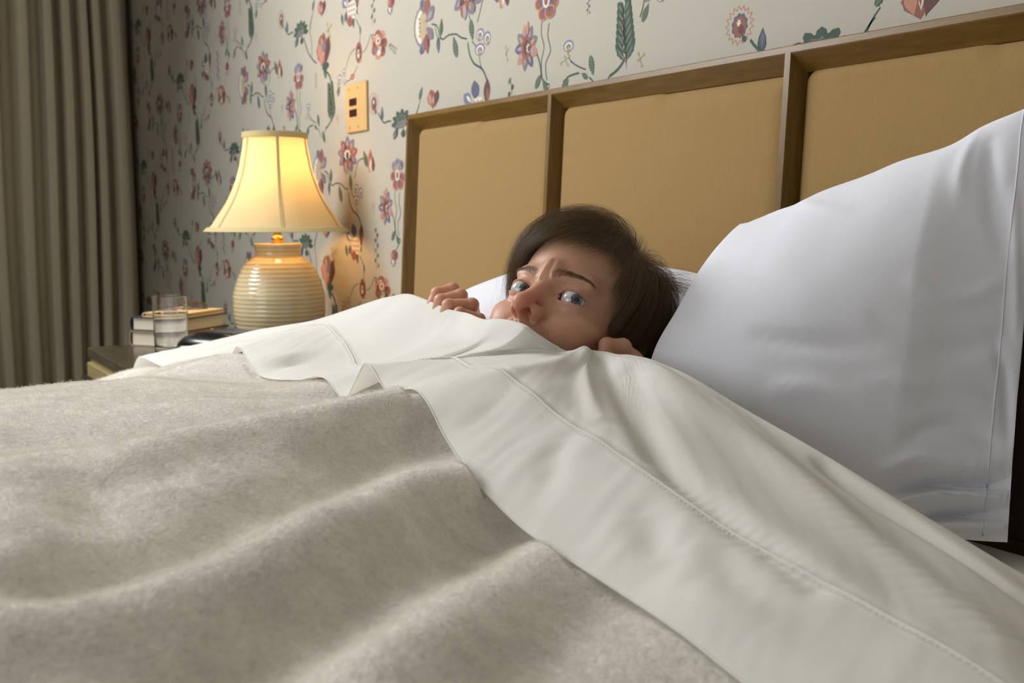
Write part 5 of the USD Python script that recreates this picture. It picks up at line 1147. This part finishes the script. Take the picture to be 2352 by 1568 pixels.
# ---- eyes: white, iris and pupil on one ball with a bulging front; each looks along its own line
def eyeball(center, look):
    z = np.asarray(look, float); z /= np.linalg.norm(z); x = np.cross([0, 0, 1.0], z); x /= np.linalg.norm(x); y = np.cross(z, x)
    th = np.concatenate([np.linspace(0, 0.62, 44), np.linspace(0.65, np.pi, 60)]); ph = np.linspace(0, 2 * np.pi, 65)[:-1]
    r = np.where(th < 0.52, ER * (1 + 0.075 * np.cos(th / 0.52 * np.pi / 2) ** 1.2), ER)
    def ringmesh(i0, i1, sink=0.0):
        T = th[i0:i1 + 1]; R = r[i0:i1 + 1] - sink
        v = np.stack([np.outer(R * np.sin(T), np.cos(ph)), np.outer(R * np.sin(T), np.sin(ph)), np.repeat((R * np.cos(T))[:, None], 64, 1)], -1).reshape(-1, 3)
        i, j = np.meshgrid(np.arange(len(T) - 1), np.arange(64), indexing='ij'); j2 = (j + 1) % 64
        q = np.stack([i * 64 + j, (i + 1) * 64 + j, (i + 1) * 64 + j2, i * 64 + j2], -1).reshape(-1, 4)
        w_ = v @ np.stack([x, y, z]) + center
        return trimesh.Trimesh(head_to_world(w_), np.vstack([q[:, [0, 1, 2]], q[:, [0, 2, 3]]]), process=False), T
    ip, ii = int(np.searchsorted(th, 0.165)), int(np.searchsorted(th, 0.485))
    return ringmesh(0, ip), ringmesh(ip, ii), ringmesh(ii, len(th) - 1)
wet = dict(roughness=0.12, coat_weight=1.0, coat_roughness=0.02, specular_ior_level=0.5)
white_m = mat('eye_white', rgb(226, 218, 208), 0.25, attr=True, extra=dict(wet, subsurface_weight=0.15, subsurface_scale=0.002))
iris_m = mat('iris', (0.1, 0.1, 0.15), 0.3, attr=True, extra=wet)
pupil_m = mat('pupil', (0.004, 0.004, 0.005), 0.2, extra=wet)
GAZE = [[0.6556, 0.7543, -0.0345], [0.692, 0.7149, -0.1003]]

for k, s_ in enumerate((-1, 1)):
    c = EYE * [s_, 1, 1]
    (pm_, _), (im_, T), (wm_, T2) = eyeball(c, GAZE[k])
    h = world_to_head(wm_.vertices)
    ve = np.clip((meshkit.fbm(h * [0.5, 0.5, 1.6], 3, 4 + k) - 0.60) * 3.0, 0, 0.5)[:, None]
    inner = np.clip((7 - s_ * (h[:, 0] - c[0])) / 22 - 0.35, 0, 0.5)[:, None]
    wc = np.array(rgb(194, 192, 189)) * (1 - ve * 0.6) + np.array(rgb(190, 110, 100)) * ve * 0.6
    wc = wc * (1 - 0.3 * inner) + np.array(rgb(214, 160, 150)) * 0.3 * inner
    e = obj('eye', wm_, white_m, man, smooth=True, color=wc)
    nT = len(T); tt = np.repeat(np.linspace(0, 1, nT), 64); an = np.tile(np.arange(64), nT)
    streak = 0.75 + 0.5 * meshkit.noise(np.stack([an * 0.55, tt * 1.5, 0 * tt], 1), 3)
    ic = np.array(rgb(72, 78, 92))[None] * streak[:, None]
    ic = np.where((tt > 0.8)[:, None], ic * (1 - 0.75 * ((tt - 0.8) / 0.2))[:, None], ic); ic = np.where((tt < 0.25)[:, None], ic * 0.65, ic)
    ir = obj('iris', im_, iris_m, e, smooth=True, color=ic, label='blue grey iris')
    obj('pupil', pm_, pupil_m, e, smooth=True, label='black pupil')

# ---- hair, brows, lashes and stubble
hair_m = usdkit.material(stage, '/World/Looks/brown_hair', {
    'a': ('attribute', {'attribute': 'tint'}), 'p': ('principled_bsdf', dict(roughness=0.38, specular_ior_level=0.45, sheen_weight=0.0))}, [('a.color', 'p.base_color')], surface='p.BSDF')
hr = np.random.default_rng(77)
EC, ERAD = np.array([0, -86.0, 34.0]), np.array([76.5, 98.5, 82.5])
WHORL = np.array([50.0, -58.0, 106.0])
def rho(p): return np.linalg.norm((p - EC) / ERAD, axis=-1)
def enormal(p):
    n = (p - EC) / ERAD ** 2; return n / np.linalg.norm(n, axis=-1, keepdims=True)
DOWN = np.array([-HEAD_R[2, 0], -HEAD_R[2, 1], -HEAD_R[2, 2]])
def flow(p, t):
    r = p - WHORL; dist = np.linalg.norm(r, axis=-1, keepdims=True)
    n = enormal(p)
    sw = np.cross(n, r / np.maximum(dist, 1))
    left = np.clip((p[:, :1] - 40) / 25, 0, 1)                       # his left side, over the ear
    v = r / np.maximum(dist, 8) + 0.22 * sw * (1 - left) + np.array([-0.25, 0.30, 0.0]) * (1 - left) * np.clip((p[:, 2:] - 40) / 40, 0, 1)
    v = v + left * np.array([0.0, -0.05, -0.9]) + DOWN * 0.25 * t
    v = v + 0.75 * (np.stack([meshkit.noise(p / 17 + k * 31) for k in range(3)], -1) - 0.5)
    v = v - n * (v * n).sum(-1, keepdims=True)
    return v / np.maximum(np.linalg.norm(v, axis=-1, keepdims=True), 1e-6)
def grow(p0, L, hmax, K=13, lift=5.0):
    n = len(p0); P = np.zeros((n, K, 3)); p = p0.copy(); P[:, 0] = p
    for j in range(1, K):
        t = j / (K - 1)
        p = p + flow(p, t) * (L / (K - 1))[:, None]
        h = hmax * (1 - np.exp(-lift * t)) * (1 - 0.22 * t * t)
        q = (p - EC) / ERAD; rr = np.linalg.norm(q, axis=1)
        p = EC + (q / rr[:, None] * (1 + h / 88)[:, None]) * ERAD
        P[:, j] = p
    return P
def roots(n):
    out = []
    while sum(map(len, out)) < n:
        d = hr.normal(size=(n * 3, 3)); d /= np.linalg.norm(d, axis=1, keepdims=True)
        p = EC + ERAD * d * 0.995
        ok = p[:, 2] > scalp_edge(p) + hr.uniform(-3, 2, len(p))
        ok &= ~((p[:, 1] < -120) & (hr.random(len(p)) < 0.6))
        out.append(p[ok])
    return np.vstack(out)[:n]
def face_floor(p):
    """How low hair may hang in front of the face, by place."""
    x, y = p[..., 0], p[..., 1]
    f = np.interp(x, [-80, -70, -62, -50, -30, 0, 30, 54, 62, 72], [-22, -6, 22, 42, 46, 47, 46, 46, 30, -30])
    return np.where(y > -36, f, -70)
def trim(P, seed):
    """Cuts each strand where it would hang into the face."""
    r = np.random.default_rng(seed); n, K, _ = P.shape
    j = r.uniform(-5, 6, n)[:, None]
    bad = P[:, :, 2] < face_floor(P) + j
    first = np.where(bad.any(1), np.maximum(bad.argmax(1) - 1, 1), K - 1)
    t = np.linspace(0, 1, K)[None] * first[:, None]
    i0 = np.clip(t.astype(int), 0, K - 2); fr = (t - i0)[..., None]; a = np.arange(n)[:, None]
    return P[a, i0] * (1 - fr) + P[a, i0 + 1] * fr
NH = 19000
R0 = roots(NH)
top = np.clip((R0[:, 2] - 20) / 70, 0, 1)
Lh = hr.uniform(62, 112, NH) * (0.75 + 0.25 * top)
hm = hr.uniform(0.15, 1.0, NH) ** 0.8 * (13 + 21 * top) * np.where(R0[:, 1] > -12, 0.75, 1)
HP = grow(R0, Lh, hm)
# locks: strands draw together towards their tips
gi = hr.choice(NH, 900, replace=False); gt = cKDTree(R0[gi]); _, gk = gt.query(R0 + hr.normal(size=R0.shape) * 1.5)
w = (np.linspace(0, 1, 13) ** 1.2 * 0.78)[None, :, None] * hr.uniform(0.5, 1, NH)[:, None, None]
HP = HP * (1 - w) + (HP[gi[gk]] + hr.normal(size=(NH, 1, 3)) * 1.7 * np.linspace(0.4, 1, 13)[None, :, None]) * w
HP = trim(HP, 4)
# stray hairs
NF = 420
F0 = roots(NF); FP = grow(F0, hr.uniform(70, 125, NF), hr.uniform(22, 38, NF), lift=3.0)
FP = FP + np.cumsum(hr.normal(size=(NF, 13, 3)) * 0.9, axis=1) * np.linspace(0, 1, 13)[None, :, None]
FP = trim(FP, 9)
# a tuft pushed sideways by the pillow
NT = 420
T0 = np.array([66, -92, 78.0]) + hr.normal(size=(NT, 3)) * [6, 9, 10]; T0 = EC + (T0 - EC) / rho(T0)[:, None]
td = np.array([0.93, -0.30, 0.16]) + hr.normal(size=(NT, 3)) * [0.06, 0.16, 0.16]
tt = np.linspace(0, 1, 13)
TP = T0[:, None] + td[:, None] * (hr.uniform(35, 75, NT)[:, None, None] * tt[None, :, None]) + np.array([0, 0, -1.0]) * (tt ** 2 * 14)[None, :, None] + np.array([0, 0, 1.0]) * (np.sin(np.pi * tt * 0.9) * 9)[None, :, None]
ALL = np.concatenate([HP, FP, TP])
wd = np.concatenate([np.outer(hr.uniform(0.10, 0.17, NH), np.linspace(1, 0.45, 13)), np.outer(hr.uniform(0.06, 0.09, NF), np.linspace(1, 0.5, 13)), np.outer(hr.uniform(0.08, 0.14, NT), np.linspace(1, 0.4, 13))]) / 1000
tone = hr.uniform(0.6, 1.35, len(ALL))[:, None] * np.concatenate([np.repeat(hr.uniform(0.62, 1.35, 900)[gk][:, None], 1, 1), np.ones((NF + NT, 1))])
hc = np.array(rgb(100, 77, 50))[None] * tone * (1 + 0.15 * hr.normal(size=(len(ALL), 1)) * np.array([[1, 0.7, 0.4]]))
hc = np.clip(hc, 0.004, 0.4)
curves('hair', head_to_world(ALL), wd, hair_m, man, color=hc, label='tousled brown hair')

HV = np.asarray(head.vertices); HN = np.asarray(meshkit.arrays(head, True)[2])
if (HN[:, 1] * (HV[:, 1] > 0)).sum() < 0: HN = -HN
fr = (HN[:, 1] > 0.05) & (HV[:, 1] > -60)
ft = cKDTree(HV[fr][:, [0, 2]])
def on_face(xz):
    d, i = ft.query(xz, k=6)
    k = np.argmax(HV[fr][i][..., 1], 1); j = i[np.arange(len(i)), k]
    return np.column_stack([xz[:, 0], HV[fr][j, 1], xz[:, 1]]), HN[fr][j]
def short_hairs(name, xz, dxz, L, out, width, color, label, bend=0.25):
    p, n = on_face(xz); k = 5; m = len(p)
    d = np.column_stack([dxz[:, 0], 0 * dxz[:, 0], dxz[:, 1]]); d = d - n * (d * n).sum(1, keepdims=True); d /= np.linalg.norm(d, axis=1, keepdims=True) + 1e-9
    t = np.linspace(0, 1, k)
    P = p[:, None] - n[:, None] * 0.3 + d[:, None] * (L[:, None, None] * t[None, :, None]) + n[:, None] * (L[:, None, None] * out * np.sin(np.pi * t * 0.75)[None, :, None])
    # keep the tips lying on the skin
    q, _ = on_face(P[:, -1][:, [0, 2]]); P[:, -1, 1] = np.maximum(P[:, -1, 1], q[:, 1] + 0.2); q, _ = on_face(P[:, 2][:, [0, 2]]); P[:, 2, 1] = np.maximum(P[:, 2, 1], q[:, 1] + 0.4)
    W = np.outer(hr.uniform(0.8, 1.2, m) * width, [1, 1, 0.85, 0.6, 0.3]) / 1000
    c = np.array(color)[None] * hr.uniform(0.7, 1.3, (m, 1))
    return curves(name, head_to_world(P), W, hair_m, man, color=c, label=label)
for line, wid in (([(7.5, 9.5), (17, 17), (34, 20), (50, 17)], 1), ([(-13.5, 8.5), (-23, 14.5), (-40, 18), (-57, 12)], -1)):
    m = 620; u = hr.random(m) ** 0.9; base = smooth_line(line, 60); i = np.clip((u * 59).astype(int), 0, 58)
    tg = base[i + 1] - base[i]; tg /= np.linalg.norm(tg, axis=1, keepdims=True); nn = np.stack([-tg[:, 1], tg[:, 0]], 1) * (1 if wid > 0 else -1)
    half = np.interp(u, [0, 0.15, 0.5, 1], [3.6, 4.8, 3.6, 1.2])
    off = hr.uniform(-1, 1, m)
    xz = base[i] + nn * (off * half)[:, None]
    dirn = tg + nn * (0.9 * (1 - u) ** 2 - 0.35 * off)[:, None] + hr.normal(size=(m, 2)) * 0.12
    short_hairs('eyebrow', xz, dirn, np.interp(u, [0, 0.3, 1], [5.0, 8.0, 5.5]) * hr.uniform(0.7, 1.1, m), 0.12, 0.085, rgb(98, 75, 52), 'brown eyebrow')
for s_ in (-1, 1):
    P, W = [], []
    for which, m, L0 in ((0, 55, 4.0), (1, 40, 2.6)):
        u = np.sort(hr.uniform(-13.5, 16.0, m)); e_ = np.array(lid_lines(u, 1)[which]); z0 = e_ + (0.1 if which == 0 else -0.1)
        y0 = np.sqrt(np.maximum((ER + 1.55) ** 2 - u ** 2 - z0 ** 2, 4.0))
        p0 = np.stack([u, y0, z0], 1); o = p0 / np.linalg.norm(p0, axis=1, keepdims=True)
        up_ = np.array([0, 0, 1.0 if which == 0 else -1.0])
        t = np.linspace(0, 1, 5); L = L0 * hr.uniform(0.7, 1.1, m)
        side_ = np.stack([u / 22, 0 * u, 0 * u], 1) + hr.normal(size=(m, 3)) * 0.10
        Q = p0[:, None] + (o * 0.95 + side_)[:, None] * (L[:, None] * t)[..., None] + up_ * ((0.1 * t + 0.6 * t ** 2) * 0.8)[None, :, None] * L[:, None, None] * (1 if which == 0 else 0.7)
        Q = (Q + EYE) * [s_, 1, 1]
        P.append(Q); W.append(np.outer(np.full(m, 0.075 if which == 0 else 0.055), [1, 0.9, 0.75, 0.5, 0.2]) / 1000)
    P = np.vstack(P); W = np.vstack(W)
    curves('eyelashes', head_to_world(P), W, hair_m, man, color=np.tile(np.array(rgb(60, 42, 28)), (len(P), 1)), label='brown eyelashes')
m = 2600
xz = np.column_stack([hr.normal(size=m) * 24 + 3, hr.uniform(-90, -47, m)])
keep = (np.abs(xz[:, 0]) > 3) | (xz[:, 1] < -50)
xz = xz[keep & (np.abs(xz[:, 0]) < 48) & (np.hypot(xz[:, 0], (xz[:, 1] + 38)) > 12)]
short_hairs('stubble', xz, np.column_stack([xz[:, 0] * 0.02 + hr.normal(size=len(xz)) * 0.2, -np.ones(len(xz))]), hr.uniform(1.2, 3.2, len(xz)), 0.25, 0.10, rgb(150, 112, 70), 'short light brown stubble')
